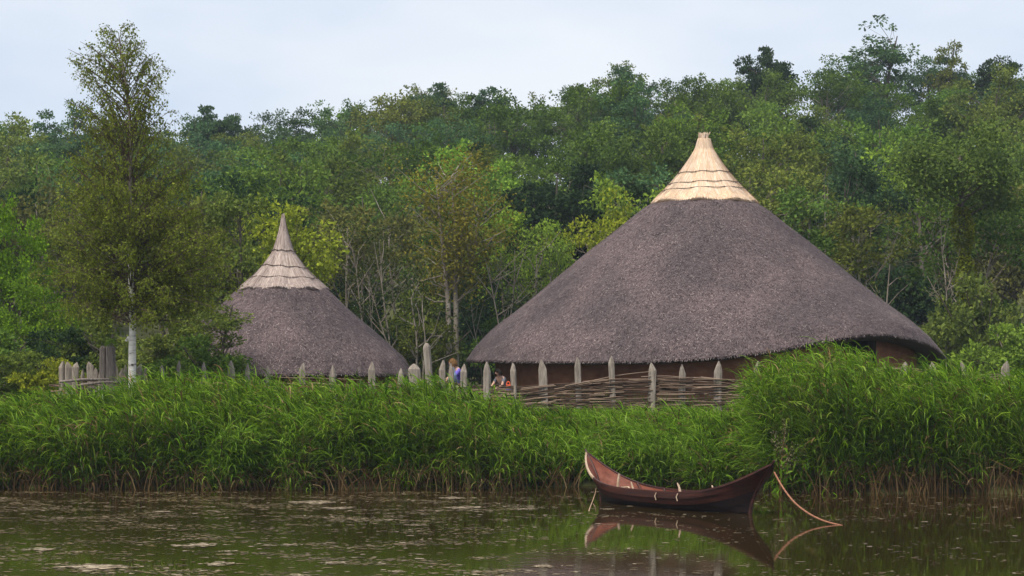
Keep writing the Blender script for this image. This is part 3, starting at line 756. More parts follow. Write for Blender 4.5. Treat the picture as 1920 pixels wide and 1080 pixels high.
def plant(kind, vi, X, Y, scale, colour, rot=None, jitter=0.3, z=None, name='tree', sx=1.0):
    tme, cme = VAR[kind][vi % len(VAR[kind])]
    zz = float(ground(X, Y)) if z is None else z
    root = empty(name, (X, Y, zz))
    root.rotation_euler = (0, 0, random.uniform(0, 6.28) if rot is None else rot)
    root.scale = (scale * sx, scale * sx, scale)
    link('trunk', tme, root)
    c = link('crown', cme, root)
    k = 1 + random.uniform(-jitter, jitter)
    col = COLS[colour]
    c.color = (col[0] * k * (1 + random.uniform(-0.08, 0.08)), col[1] * k, col[2] * k * (1 + random.uniform(-0.1, 0.1)), 1)
    return root

BANDS = [(84, 'at the forest edge'), (93, 'low on the slope'), (103, 'low on the slope'), (114, 'midway up the slope'), (126, 'midway up the slope'), (139, 'high on the slope'), (152, 'high on the slope'), (165, 'on the skyline')]
def zone(px):
    for lim, z in ((300, 'left of the birch trunk'), (430, 'just right of the birch'), (560, 'left of the small cap'), (700, 'right of the small cap'), (850, 'left of the twin trunks'), (1020, 'right of the twin trunks'),
                   (1180, 'above the big left slope'), (1320, 'left of the golden cap'), (1480, 'right of the golden cap'), (1640, 'above the big right slope'), (1790, 'near the ivied trunk')):
        if px < lim: return z
    return 'at the right edge'
rnd = random.Random(5)
for bi, (Y, band) in enumerate(BANDS):
    half = 0.2586 * Y + 3.0
    step = 4.1 if bi < 7 else 3.4
    x = -half + rnd.uniform(0, step)
    while x < half:
        Yj = Y + rnd.uniform(-3, 3); X = x + rnd.uniform(-1, 1)
        px = X / Yj * F + CX
        r = rnd.random()
        if bi == 0:
            kind = 'edge'; sc = rnd.uniform(0.85, 1.05)
            colour = rnd.choice(['dark green', 'olive green', 'mid green', 'brownish green'])
            if 640 < px < 760: colour = 'brownish green'
            if 780 < px < 1260: x += step * 0.8; continue       # the trees placed one by one below
        elif bi == 7:
            kind = 'sparse' if r < 0.2 else 'round'; sc = rnd.uniform(0.82, 0.98)
            colour = rnd.choice(['blue green', 'mid green', 'olive green', 'dark green'])
        else:
            kind = 'round' if r < 0.74 else 'dark' if r < 0.86 else 'edge'; sc = rnd.uniform(0.85, 1.16)
            colour = rnd.choice(['mid green', 'mid green', 'olive green', 'blue green', 'fresh green', 'dark green'] if bi < 5 else ['mid green', 'blue green', 'olive green', 'mid green'])
            if px > 1650 and r < 0.5: colour = rnd.choice(['olive green', 'brownish green'])
        root = plant(kind, rnd.randrange(5), X, Yj, sc, colour, rot=rnd.uniform(0, 6.28))
        shape = {'edge': 'slender tree', 'sparse': 'airy tree', 'round': 'rounded tree', 'dark': 'dense tree'}[kind]
        TREES.append((root, colour, shape, px, band))
        x += step * rnd.uniform(0.85, 1.15)

# label every hillside tree so that it can be told from the others
ORD = ['leftmost', 'second from left', 'third from left', 'fourth from left', 'fifth from left', 'sixth from left', 'seventh from left', 'eighth from left', 'ninth from left']
combos = {}
for t in TREES:
    combos.setdefault((t[1], t[2], t[4], zone(t[3])), []).append(t)
for (colour, shape, band, zn), ts in combos.items():
    ts.sort(key=lambda t: t[3])
    for i, t in enumerate(ts):
        lab = f'{colour} {shape} {band} {zn}' + (f', {ORD[i]}' if len(ts) > 1 else '')
        tag(t[0], lab, 'tree', 'trees of the wooded hillside')

def special(kind, vi, px, py_top, Y, colour, label, hnat, name='tree', group=None, sx=1.0, rot=None):
    """a tree whose top shows at photo pixel (px, py_top)"""
    p = P(px, py_top, Y); z = float(ground(p[0], Y))
    r = plant(kind, vi, p[0], Y, (p[2] - z) / hnat, colour, name=name, jitter=0.03, sx=sx, rot=rot)
    tag(r, label, 'shrub' if name == 'shrub' else 'tree', group)
    return r
G = 'trees of the wooded hillside'
special('dark', 0, 1437, 62, 163, 'dark green', 'dark dense tree standing out of the skyline right of the golden cap', 9.5, group=G, sx=0.8)
special('sparse', 1, 1655, 30, 160, 'blue green', 'tallest blue green tree on the skyline near the right edge', 8.5, group=G, sx=1.3)
special('sparse', 2, 1775, 36, 160, 'olive green', 'thin wispy tree on the skyline right of the tallest one', 8.5, group=G, sx=0.75)
special('dark', 1, 1880, 86, 160, 'dark green', 'dark broad tree on the skyline at the right edge', 9.5, group=G)
special('sparse', 0, 1168, 96, 163, 'blue green', 'thin pointed tree on the skyline left of the golden cap', 8.5, group=G, sx=0.8)
special('dark', 1, 1083, 140, 163, 'blue green', 'small dark tree on the skyline above the middle of the slope', 9.5, group=G, sx=0.7)
special('dark', 0, 410, 184, 163, 'blue green', 'blue green tree on the skyline right of the birch top', 9.5, group=G)
special('dark', 1, 905, 146, 163, 'blue green', 'broad dark tree on the skyline between the two huts', 9.5, group=G, sx=1.15)
special('dark', 0, 795, 140, 163, 'blue green', 'dark tree on the skyline above the bare stemmed tree', 9.5, group=G)
special('round', 1, 522, 338, 76, 'yellow green', 'yellow green tree just above the tip of the smaller hut', 9.3, group=G, sx=0.95)
special('edge', 3, 965, 388, 83, 'fresh green', 'light green young tree with bare forked stems, left of the big roof', 9.0, group=G, sx=0.85)
special('edge', 1, 1030, 420, 82, 'fresh green', 'small light green sapling touching the left slope of the big roof', 9.0, group=G, sx=0.6)
special('edge', 0, 1130, 362, 84, 'yellow green', 'pale yellow green tree left of the golden cap, rising behind the roof', 9.0, group=G, sx=0.8)
special('edge', 2, 1200, 318, 86, 'fresh green', 'light green tree rising directly left of the golden cap', 9.0, group=G, sx=0.8)
special('edge', 2, 690, 372, 86, 'brownish green', 'brownish tree of many thin bare stems behind the smaller hut', 9.0, group=G)
special('round', 3, 15, 372, 64, 'bright green', 'bright green bushy tree at the left edge', 9.3, sx=0.62)
special('round', 0, 78, 505, 62, 'bright green', 'low bright green tree between the left edge and the birch', 9.3, sx=0.9)
special('sparse', 0, 448, 310, 67, 'olive green', 'olive brown thin crowned tree between the birch and the smaller hut', 8.5, sx=0.85)
special('sparse', 2, 390, 290, 68, 'olive green', 'olive thin crowned tree just right of the birch trunk', 8.5, sx=0.95)
special('sparse', 1, 135, 330, 66, 'olive green', 'olive thin crowned tree left of the birch trunk', 8.5, sx=1.0)
special('sparse', 1, 410, 540, 55, 'olive green', 'small airy olive tree against the left slope of the smaller hut', 8.5, sx=1.5)
special('shrub', 1, 392, 632, 54, 'mid green', 'low green shrub under the small airy olive tree', 3.2, 'shrub', sx=1.1)
special('shrub', 0, 1903, 602, 66, 'fresh green', 'light green shrub at the right edge behind the fence', 3.2, 'shrub')
special('shrub', 1, 1835, 520, 76, 'olive green', 'tall olive shrub below the ivy covered trunk', 3.2, 'shrub', sx=0.75)
special('shrub', 0, 40, 655, 55, 'olive green', 'olive shrub at the left edge behind the reeds', 3.2, 'shrub', sx=1.3)
special('shrub', 2, 92, 668, 54, 'yellow green', 'yellowish shrub just left of the broken plank fence', 3.2, 'shrub', sx=0.9)
special('shrub', 1, -20, 620, 57, 'mid green', 'green shrub cut by the left edge of the picture', 3.2, 'shrub', sx=1.1)
special('shrub', 2, 345, 585, 58, 'olive green', 'tall olive shrub between the birch and the smaller hut', 3.2, 'shrub', sx=0.85)
special('shrub', 0, 292, 622, 55, 'olive green', 'olive shrub directly right of the birch trunk', 3.2, 'shrub', sx=1.1)
special('shrub', 1, 205, 600, 60, 'olive green', 'tall olive shrub behind the weathered gate posts', 3.2, 'shrub', sx=0.9)
special('shrub', 0, 130, 610, 60, 'dark green', 'dark green shrub behind the broken planks', 3.2, 'shrub', sx=0.9)
special('shrub', 2, 400, 620, 64, 'mid green', 'green shrub close to the left side of the smaller hut', 3.2, 'shrub', sx=0.9)
k = 0
for px, py, Y, c in [(620, 560, 80, 'dark green'), (700, 590, 79, 'dark green'), (768, 540, 81, 'olive green'), (800, 600, 78, 'olive green'), (905, 560, 82, 'dark green'), (955, 590, 79, 'mid green'), (1000, 560, 84, 'dark green'),
                     (1600, 560, 84, 'dark green'), (1680, 590, 82, 'dark green'), (1740, 600, 80, 'olive green'), (1790, 610, 78, 'olive green'), (1890, 560, 84, 'mid green'), (560, 600, 80, 'dark green'), (1540, 520, 86, 'mid green'), (1560, 440, 90, 'dark green'), (1700, 500, 90, 'dark green'), (640, 500, 90, 'dark green'), (880, 480, 92, 'dark green')]:
    where = zone(px)
    ex = ['under the trees', 'beside the tree stems', 'in the forest shade', 'at the foot of the slope', 'low among the stems', 'deep in the wood'][k % 6]
    special('shrub', k, px, py, Y, c, f'{c} woodland shrub {ex} {where}' if px < 1500 else f'{c} woodland shrub {ex} right of the big roof', 3.2, 'shrub', 'shrubs under the forest edge', sx=0.85)
    k += 1

# the bare stemmed twin trunk between the huts
def bare_twin():
    rng = np.random.default_rng(77)
    Y = 78.0; s = F / Y
    base = P(850, 690, Y); base[2] = float(ground(base[0], Y))
    root = empty('tree', base, 'tall thin leaved tree with two bare trunks standing between the huts', 'tree', G)
    def w(px, py, dy=0.0): return P(px, py, Y + dy) - base
    tm, cm = MB(), MB()
    A = [w(842, 730), w(842, 640), w(840, 560), w(833, 500), w(828, 440), w(822, 380), (w(818, 335))]
    B = [w(856, 720), w(855, 640), w(855, 580), w(853, 530), w(857, 460), w(851, 400), w(846, 330)]
    C = [w(853, 535), w(868, 512), w(884, 495), w(890, 465), w(893, 430), w(900, 400, 1)]
    tube(tm, A, [0.13, 0.12, 0.1, 0.085, 0.06, 0.04, 0.02], 8); tube(tm, B, [0.12, 0.11, 0.1, 0.085, 0.06, 0.04, 0.02], 8); tube(tm, C, [0.085, 0.075, 0.065, 0.055, 0.04, 0.015], 7)
    tube(tm, [w(838, 632), w(815, 630), w(790, 615), w(760, 602), w(742, 590), w(735, 570)], [0.05, 0.045, 0.04, 0.035, 0.03, 0.015], 6)
    tube(tm, [w(838, 565), w(815, 566), w(795, 556), w(765, 560)], [0.04, 0.035, 0.03, 0.012], 5)
    tube(tm, [w(836, 515), w(808, 522), w(780, 530)], [0.04, 0.03, 0.012], 5)
    tips = []
    for axis, z0 in ((A, 2), (B, 2), (C, 1)):
        axis = np.array(axis)
        for q in range(34):
            k = rng.uniform(z0, len(axis) - 1.01); i = int(k); p = axis[i] + (axis[i + 1] - axis[i]) * (k - i)
            a = rng.uniform(0, 6.28); L = rng.uniform(0.6, 2.0)
            e = p + np.array([math.cos(a) * L, math.sin(a) * L, L * rng.uniform(0.3, 1.1)])
            m = (p + e) / 2 + rng.normal(size=3) * 0.12
            tube(tm, [p, m, e], [0.03, 0.02, 0.006], 4, 0, True, False); tips += [e, m, (m + e) / 2]
    tips = np.array(tips)
    n = 60
    Cc = np.repeat(tips, n, 0) + rng.normal(size=(len(tips) * n, 3)) * 0.32
    keep = rng.random(len(Cc)) < 0.3
    Cc = Cc[keep]
    leaves(cm, Cc, rng.uniform(0.1, 0.2, len(Cc)), 0.09, rng.normal(size=(len(Cc), 3)) + [0, 0, -0.4], rng)
    link('trunk', tm.mesh('trunk', M['bark_pale']), root)
    c = link('crown', cm.mesh('crown', M['tree_leaf']), root); c.color = (0.17, 0.16, 0.03, 1)
bare_twin()

def ivy_trunk():
    rng = np.random.default_rng(78)
    Y = 80.0
    base = P(1812, 690, Y); base[2] = float(ground(base[0], Y))
    root = empty('tree', base, 'straight trunk wrapped in yellow green ivy near the right edge', 'tree', G)
    def w(px, py, dy=0.0): return P(px, py, Y + dy) - base
    tm, cm, im = MB(), MB(), MB()
    ax = np.array([w(1813, 720), w(1812, 600), w(1810, 500), w(1804, 430), w(1803, 360), w(1800, 290)])
    tube(tm, ax, [0.17, 0.15, 0.14, 0.12, 0.09, 0.04], 8)
    for q in range(24):
        k = rng.uniform(3, 4.9); i = int(k); p = ax[i] + (ax[i + 1] - ax[i]) * (k - i)
        a = rng.uniform(0, 6.28); e = p + np.array([math.cos(a), math.sin(a), 0.5]) * rng.uniform(0.8, 2.2)
        tube(tm, [p, (p + e) / 2 + [0, 0, .1], e], [0.04, 0.025, 0.008], 4, 0, True, False)
        c = e + rng.normal(size=(300, 3)) * [0.45, 0.45, 0.3]
        leaves(cm, c, 0.18, 0.11, rng.normal(size=(300, 3)), rng)
    n = 2600
    k = rng.uniform(1.3, 3.6, n); i = k.astype(int); p = ax[i] + (ax[i + 1] - ax[i]) * (k - i)[:, None]
    a = rng.uniform(0, 6.28, n); r = rng.uniform(0.12, 0.34, n) * (1 + 0.4 * np.sin(p[:, 2] * 3))
    p = p + np.stack([np.cos(a) * r, np.sin(a) * r, np.zeros(n)], -1)
    leaves(im, p, 0.14, 0.12, np.stack([np.cos(a), np.sin(a), -0.6 * np.ones(n)], -1) + rng.normal(size=(n, 3)) * 0.4, rng)
    link('trunk', tm.mesh('trunk', M['bark']), root)
    c = link('crown', cm.mesh('crown', M['tree_leaf']), root); c.color = (0.1, 0.15, 0.038, 1)
    c = link('ivy', im.mesh('ivy', M['tree_leaf']), root); c.color = (0.17, 0.2, 0.015, 1)
ivy_trunk()

# slender leaning stems standing in the dark of the forest edge
def stem(px0, py0, px1, py1, Y, label, r=0.05, bend=0.3):
    rng = np.random.default_rng(int(px0 * 7 + py0))
    a, b = P(px0, py0, Y), P(px1, py1, Y)
    a[2] = min(a[2], float(ground(a[0], Y)))
    root = empty('tree', a, label, 'tree', 'bare stems at the forest edge')
    mb, cm = MB(), MB()
    k = np.linspace(0, 1, 9)[:, None]
    pts = (b - a) * k + np.concatenate([np.sin(k * 5 + px0) * bend * k * (1.1 - k), np.cos(k * 4) * 0.1 * k, 0 * k], 1)
    tube(mb, pts, np.linspace(r, r * 0.35, 9), 6)
    for q in range(8):
        p = pts[rng.integers(3, 9)]; e = p + np.array([rng.normal() * 0.7, rng.normal() * 0.4, rng.uniform(0.4, 1.7)])
        tube(mb, [p, (p + e) / 2 + rng.normal(size=3) * 0.1, e], [r * 0.5, r * 0.32, 0.008], 4, 0, True, False)
        c = e + rng.normal(size=(40, 3)) * 0.28
        leaves(cm, c, 0.14, 0.08, rng.normal(size=(40, 3)), rng)
    link('trunk', mb.mesh('trunk', M['bark_pale']), root)
    c = link('crown', cm.mesh('crown', M['tree_leaf']), root); c.color = (0.06, 0.08, 0.025, 1)
stem(1782, 690, 1766, 478, 77, 'thin pale stem in the dark wood beyond the big roof right tip', 0.055)
stem(1640, 520, 1680, 420, 86, 'thin pale stem leaning right above the big roof right slope', 0.05)
stem(1560, 470, 1545, 360, 88, 'short pale upright stem in the dark wood right of the golden cap', 0.06)
stem(784, 690, 772, 560, 77, 'thin crooked stem left of the two bare trunks', 0.06)
stem(768, 700, 700, 560, 77.5, 'thin stem leaning left beside the smaller hut roof', 0.05)
stem(718, 660, 690, 520, 78, 'slim stem rising behind the right slope of the smaller hut', 0.05)
stem(755, 560, 728, 420, 84, 'pale slanting stem above the gap between the huts', 0.06)
stem(905, 640, 885, 560, 79, 'thin stem close to the left eave of the big hut', 0.035)

stem(735, 690, 716, 500, 77, 'pale crooked stem in the gap right of the smaller hut, leaning left', 0.05)
stem(706, 640, 662, 470, 77.5, 'long pale stem fanning left above the smaller hut roof', 0.05)
stem(796, 690, 792, 585, 76.5, 'thin pale sapling just left of the twin trunks', 0.04)
stem(948, 640, 918, 500, 78, 'pale forked stem leaning left, right of the twin trunks', 0.05)
stem(952, 640, 964, 470, 78.5, 'pale upright stem crossing behind the forked one, right of the twin trunks', 0.05)
stem(1014, 600, 1004, 480, 79, 'slim pale stem beside the left slope of the big roof', 0.045)
stem(655, 580, 652, 425, 79, 'pale stem rising just right of the small straw cap', 0.05)
stem(1590, 540, 1602, 420, 82, 'faint pale stem rising over the big right slope', 0.045)

# the birch by the water
def birch():
    rng = np.random.default_rng(99)
    Y = 50.0
    base = P(248, 715, Y); base[2] = float(ground(base[0], Y)) - 0.05
    root = empty('birch_tree', base, 'tall white barked birch with fine olive leaves beside the plank fence', 'tree')
    def w(px, py, dy=0.0): return P(px, py, Y + dy) - base
    ax = np.array([w(247, 790), w(248, 715), w(248, 660), w(249, 610), w(246, 540), w(244, 440), w(243, 350), w(246, 260), (w(240, 180)), w(228, 110), w(222, 60)])
    ar = np.array([0.12, 0.105, 0.096, 0.088, 0.076, 0.066, 0.055, 0.042, 0.03, 0.018, 0.008])
    tm = MB()
    lo = 6
    tube(tm, ax[:lo], ar[:lo], 12, 0); tube(tm, ax[lo - 1:], ar[lo - 1:], 9, 1)
    # short broken side stem and burr just under the crown
    tube(tm, [w(246, 640), w(240, 634), w(236, 640)], [0.06, 0.06, 0.03], 7, 0)
    cum = np.linspace(0, 1, len(ax))
    def axis(z):
        return np.array([np.interp(z, ax[:, 2], ax[:, 0]), np.interp(z, ax[:, 2], ax[:, 1]), z])
    zb = lambda py: (w(248, py))[2]
    env = [(zb(660), 1.4), (zb(635), 2.2), (zb(560), 2.75), (zb(450), 2.7), (zb(350), 2.15), (zb(280), 1.6), (zb(200), 1.5), (zb(110), 1.25), (zb(70), 0.9), (zb(40), 0.35)]
    offx = [(zb(660), 0.3), (zb(450), 0.25), (zb(300), -0.1), (zb(200), -0.15), (zb(40), 0.0)]
    Cs, Ds = [], []
    cm = MB()
    def twig(s, e, nl, spread, droop):
        m = (s + e) / 2 + np.array([0, 0, 0.12 * np.linalg.norm(e - s)]) + rng.normal(size=3) * 0.06
        k = np.linspace(0, 1, 6)[:, None]
        pts = (1 - k) ** 2 * s + 2 * k * (1 - k) * m + k ** 2 * e
        r0 = 0.006 + 0.005 * np.linalg.norm(e - s)
        tube(tm, pts, np.linspace(r0, 0.004, 6), 4, 2, True, False)
        for q in range(int(4 + 3 * np.linalg.norm(e - s))):
            kk = rng.uniform(0.3, 1.0); p = (1 - kk) ** 2 * s + 2 * kk * (1 - kk) * m + kk ** 2 * e
            o = norm(rng.normal(size=3)) * rng.uniform(0.12, 0.42); o[2] = abs(o[2]) * 0.3 - droop * rng.uniform(0.1, 0.5)
            tube(tm, [p, p + o * 0.5 + [0, 0, 0.03], p + o], [0.005, 0.004, 0.002], 3, 2, True, False)
            kq = rng.random((nl, 1))
            Cs.append(p + o * kq + rng.normal(size=(nl, 3)) * spread)
            Ds.append(rng.normal(size=(nl, 3)) * 0.7 + [0, 0, -0.8])
    zl, zh = zb(625), zb(50)
    for q in range(470):
        z = zl + (zh - zl) * rng.random() ** 1.0
        if z > zb(290) and rng.random() < 0.32: continue
        R = np.interp(z, *zip(*env)); a = rng.uniform(0, 2 * math.pi)
        rr = R * rng.uniform(0.35, 1.0) ** 0.6
        upper = np.clip((z - zb(300)) / (zh - zb(300)), 0, 1)
        e = axis(z) + np.array([np.interp(z, *zip(*offx)) + math.cos(a) * rr, math.sin(a) * rr, rng.normal() * 0.12])
        s = axis(max(z - rr * (rng.uniform(0.5, 1.1) if upper < 0.1 else rng.uniform(0.8, 1.4)), zb(615) + abs(rng.normal()) * 0.9))
        if s[2] > e[2] + 0.3: e[2] = s[2] - 0.1
        twig(s, e, 15 if upper <= 0 else 8, 0.055, 0.9)
    # single long sprays that stick out of the top
    for px, py in [(128, 92), (140, 118), (150, 78), (185, 48), (235, 42), (262, 80), (318, 128), (300, 112), (205, 55), (122, 108), (120, 185), (325, 205)]:
        e = w(px, py, rng.normal() * 0.3)
        twig(axis(min(e[2] - 0.5 - 0.4 * abs(e[0]), zh)), e, 8, 0.05, 0.2)
    C, D = np.concatenate(Cs), np.concatenate(Ds)
    tx = np.interp(C[:, 2], ax[:, 2], ax[:, 0])
    keep = (C[:, 2] > zb(652)) & ~((C[:, 2] < zb(585)) & (abs(C[:, 0] - tx) < 0.16) & (C[:, 1] < 0.1)); C, D = C[keep], D[keep]
    L = rng.uniform(0.045, 0.08, len(C))
    leaves(cm, C, L, L * 0.78, D, rng, 0, 0.1)
    link('trunk', tm.mesh('trunk', [M['birch_bark'], M['bark_pale'], M['birch_twig']]), root)
    link('crown', cm.mesh('crown', M['birch_leaf']), root)
birch()

# ------------------------------------------------------------------ fences
def pointed_post(mb, base, z_top, w, d, rng, tip=0.2, skew=0.0, lean=0.0, round_top=False, mat=0, yaw=0.0):
    """split timber post with a hewn point; base = (x, y, z)"""
    hgt = z_top - base[2]
    ks = [0.0, 0.35, 0.7, 1.0]
    rings = []
    n = 8
    sec = np.array([[-.5, -.32], [-.3, -.5], [.3, -.5], [.5, -.3], [.5, .32], [.3, .5], [-.28, .5], [-.5, .3]]) * [w, d]
    sec = sec + rng.normal(size=sec.shape) * 0.008
    cy, sy = math.cos(yaw), math.sin(yaw)
    def place(pts, z):
        off = lean * (z / hgt)
        X = pts[:, 0] * cy - pts[:, 1] * sy; Yv = pts[:, 0] * sy + pts[:, 1] * cy
        return np.stack([base[0] + X + off * 1.0, base[1] + Yv, np.full(len(pts), base[2] + z) if np.ndim(z) == 0 else base[2] + z], -1)
    zs = [k * (hgt - tip) for k in ks]
    for z in zs:
        rings.append(place(sec * (1 + rng.normal() * 0.03) + rng.normal(size=2) * 0.006, z))
    if round_top:
        for k, f in ((0.35, 0.92), (0.7, 0.7), (0.95, 0.35), (1.0, 0.08)):
            rings.append(place(sec * f, hgt - tip + tip * k))
    else:
        c = np.array([skew * w, 0])
        rings.append(place(sec * [0.62, 0.8] + c * 0.4, hgt - tip * 0.45))
        rings.append(place(sec * [0.12, 0.5] + c, hgt))
    V = np.concatenate(rings); m = len(rings)
    i = np.arange(m - 1)[:, None] * n; j = np.arange(n)[None, :]; k = (j + 1) % n
    mb.add(V, np.stack([i + j, i + k, i + n + k, i + n + j], -1).reshape(-1, 4), mat, False)
    mb.add(rings[-1], [list(range(n))], mat)

def fence_y(px): return 51.6 + 0.25 * math.sin(px * 0.004)

def withies(mb, pxs, z_tab, rows, rng, Yf, holes=()):
    """hazel rods woven in front of and behind the posts; z_tab: (px, z_bottom, z_top)"""
    px0, px1 = pxs
    for r in range(rows):
        x = px0 + rng.uniform(-60, 30)
        k = (r + 0.5) / rows
        while x < px1:
            L = rng.uniform(130, 330)
            a, b = max(x, px0 - 20), min(x + L, px1 + 15)
            if b - a > 30:
                n = max(5, int((b - a) / 14))
                q = np.linspace(a, b, n)
                zb_ = interp(q, [(p, z0) for p, z0, z1 in z_tab]); zt_ = interp(q, [(p, z1) for p, z0, z1 in z_tab])
                slope = rng.normal() * 0.05
                z = zb_ + (zt_ - zb_) * k + slope * np.linspace(-1, 1, n) + 0.018 * np.sin(q * 0.03 + rng.random() * 6) + rng.normal() * 0.02
                ph = (r % 2) * math.pi
                Yq = np.array([Yf(v) for v in q]) + 0.09 * np.sin(q * math.pi / 65 + ph) + rng.normal(size=n) * 0.012
                skip = any(h0 < (a + b) / 2 < h1 and k0 < k < k1 and rng.random() < 0.3 for h0, h1, k0, k1 in holes)
                if not skip:
                    X = (q - CX) / F * Yq
                    r0 = rng.uniform(0.012, 0.023)
                    tube(mb, np.stack([X, Yq, z], -1), np.linspace(r0, r0 * 0.6, n), 5, 0, True)
            x += L * rng.uniform(0.75, 1.0)

def fence(label, posts, weave, name='wattle_fence', pw=0.19, group='wattle fences behind the reeds', tip=0.24):
    rng = np.random.default_rng(len(posts) * 13 + int(posts[0][0]))
    X0 = (posts[0][0] - CX) / F * fence_y(posts[0][0])
    root = empty(name, (X0, fence_y(posts[0][0]), 0), label, 'fence', group)
    off = np.array([X0, fence_y(posts[0][0]), 0])
    for p in posts:
        px, py, w = p[:3]
        lean = p[3] if len(p) > 3 else rng.normal() * 0.045
        Yf = fence_y(px); t = P(px, py, Yf); gz = float(ground(t[0], Yf)) - 0.3
        mb = MB()
        pointed_post(mb, (t[0] - off[0] - lean, Yf - off[1], gz), t[2], w, rng.uniform(0.1, 0.14), rng, tip * rng.uniform(0.75, 1.2), rng.uniform(-0.25, 0.25), lean, yaw=rng.normal() * 0.25)
        mb.build('post', M['post_wood'], root)
    if weave:
        mb = MB()
        for kw in weave: withies(mb, rng=rng, Yf=fence_y, **kw)
        for i in range(len(mb.v)): mb.v[i] = mb.v[i] - off
        mb.build('wattle', M['withy'], root)
    return root

def zf(py): return H + (YH - py) / F * 51.6
fence('long wattle fence of pointed stakes and woven rods in front of the big hut',
      [(912, 678, .2), (962, 681, .17), (1017, 674, .21), (1084, 670, .16), (1145, 667, .15), (1223, 680, .17), (1279, 683, .18), (1347, 677, .2), (1422, 677, .2), (1490, 678, .19), (1560, 680, .19), (1625, 682, .19), (1695, 678, .2), (1748, 679, .19), (1805, 677, .19), (1885, 677, .2), (1960, 678, .19)],
      [dict(pxs=(905, 1450), rows=48, z_tab=[(880, zf(775), zf(728)), (975, zf(778), zf(728)), (1060, zf(776), zf(717)), (1150, zf(774), zf(709)), (1250, zf(774), zf(706)), (1350, zf(772), zf(708)), (1460, zf(772), zf(716))], holes=[(1150, 1390, 0.28, 0.72)]),
       dict(pxs=(1450, 1960), rows=14, z_tab=[(1450, zf(770), zf(716)), (1560, zf(770), zf(690)), (1690, zf(770), zf(686)), (1800, zf(770), zf(700)), (1960, zf(770), zf(702))])])
fence('wattle fence with pointed stakes showing above the reeds before the smaller hut',
      [(304, 684, .13), (335, 676, .08), (382, 679, .1), (432, 676, .17, -0.1), (463, 681, .13, -0.05), (502, 685, .14, -0.04), (567, 680, .17), (625, 684, .16), (697, 678, .18), (752, 690, .16), (831, 675, .18), (845, 681, .13), (870, 682, .17)],
      [dict(pxs=(300, 905), rows=16, z_tab=[(300, zf(770), zf(712)), (410, zf(770), zf(703)), (580, zf(770), zf(706)), (700, zf(770), zf(716)), (905, zf(770), zf(726))])])
fence('old broken fence of close pale planks beside the birch',
      [(117, 677, .14), (128, 678, .2), (142, 679, .17), (155, 692, .08), (168, 678, .15), (178, 690, .14, -0.12), (190, 692, .12, 0.1), (216, 682, .15), (228, 690, .16), (236, 684, .1), (262, 682, .13, -0.06), (272, 690, .1)],
      [dict(pxs=(112, 300), rows=10, z_tab=[(100, zf(745), zf(716)), (200, zf(745), zf(714)), (300, zf(745), zf(708))])], name='plank_fence', tip=0.16)

def lone_post(px, py, w, label, lean=0.0, Y=51.0, rnd_top=True, mat='post_wood', d=None, name='post', cap=False):
    rng = np.random.default_rng(int(px))
    t = P(px, py, Y); gz = float(ground(t[0], Y)) - 0.4
    root = empty(name, (t[0] - lean, Y, gz), label, 'post')
    mb = MB(); pointed_post(mb, (0, 0, 0), t[2] - gz, w, d or w * 0.8, rng, 0.14, 0, lean, rnd_top)
    mb.build('shaft', M[mat], root)
    if cap:
        lm = MB(); c = norm(rng.normal(size=(160, 3))) * [w * 0.6, w * 0.5, 0.09] + [lean, 0, t[2] - gz - 0.02]
        leaves(lm, c, 0.05, 0.03, norm(rng.normal(size=(160, 3))), rng)
        o = lm.build('lichen', M['reed_light'], root)
lone_post(800, 643, .2, 'tallest round topped post leaning left, between the two huts', -0.16)
lone_post(193, 648, .17, 'weathered gate post right of the broken planks, left one of a pair', 0.02, 51.0, True, 'old_wood')
lone_post(207, 643, .21, 'mossy topped weathered gate post, right one of a pair left of the birch', 0.0, 50.9, True, 'old_wood', cap=True)
lone_post(776, 682, .3, 'short broad weathered stump leaning left beside the tallest round topped post', -0.2, 51.0, False)

# fallen rails at the foot of the plank fence
rng = np.random.default_rng(3)
for (a, b, lab) in [((112, 716), (205, 711), 'long thin rail lying along the foot of the broken planks'), ((150, 722), (232, 716), 'grey rail lying under the weathered gate posts')]:
    mb = MB(); A, B_ = P(*a, 50.6), P(*b, 50.6)
    tube(mb, [A * 0 , (B_ - A) * 0.5 + [0, 0, 0.03], B_ - A], [0.04, 0.035, 0.025], 7)
    o = mb.build('rail', M['old_wood']); o.location = A; tag(o, lab, 'rail', 'fallen rails by the birch')

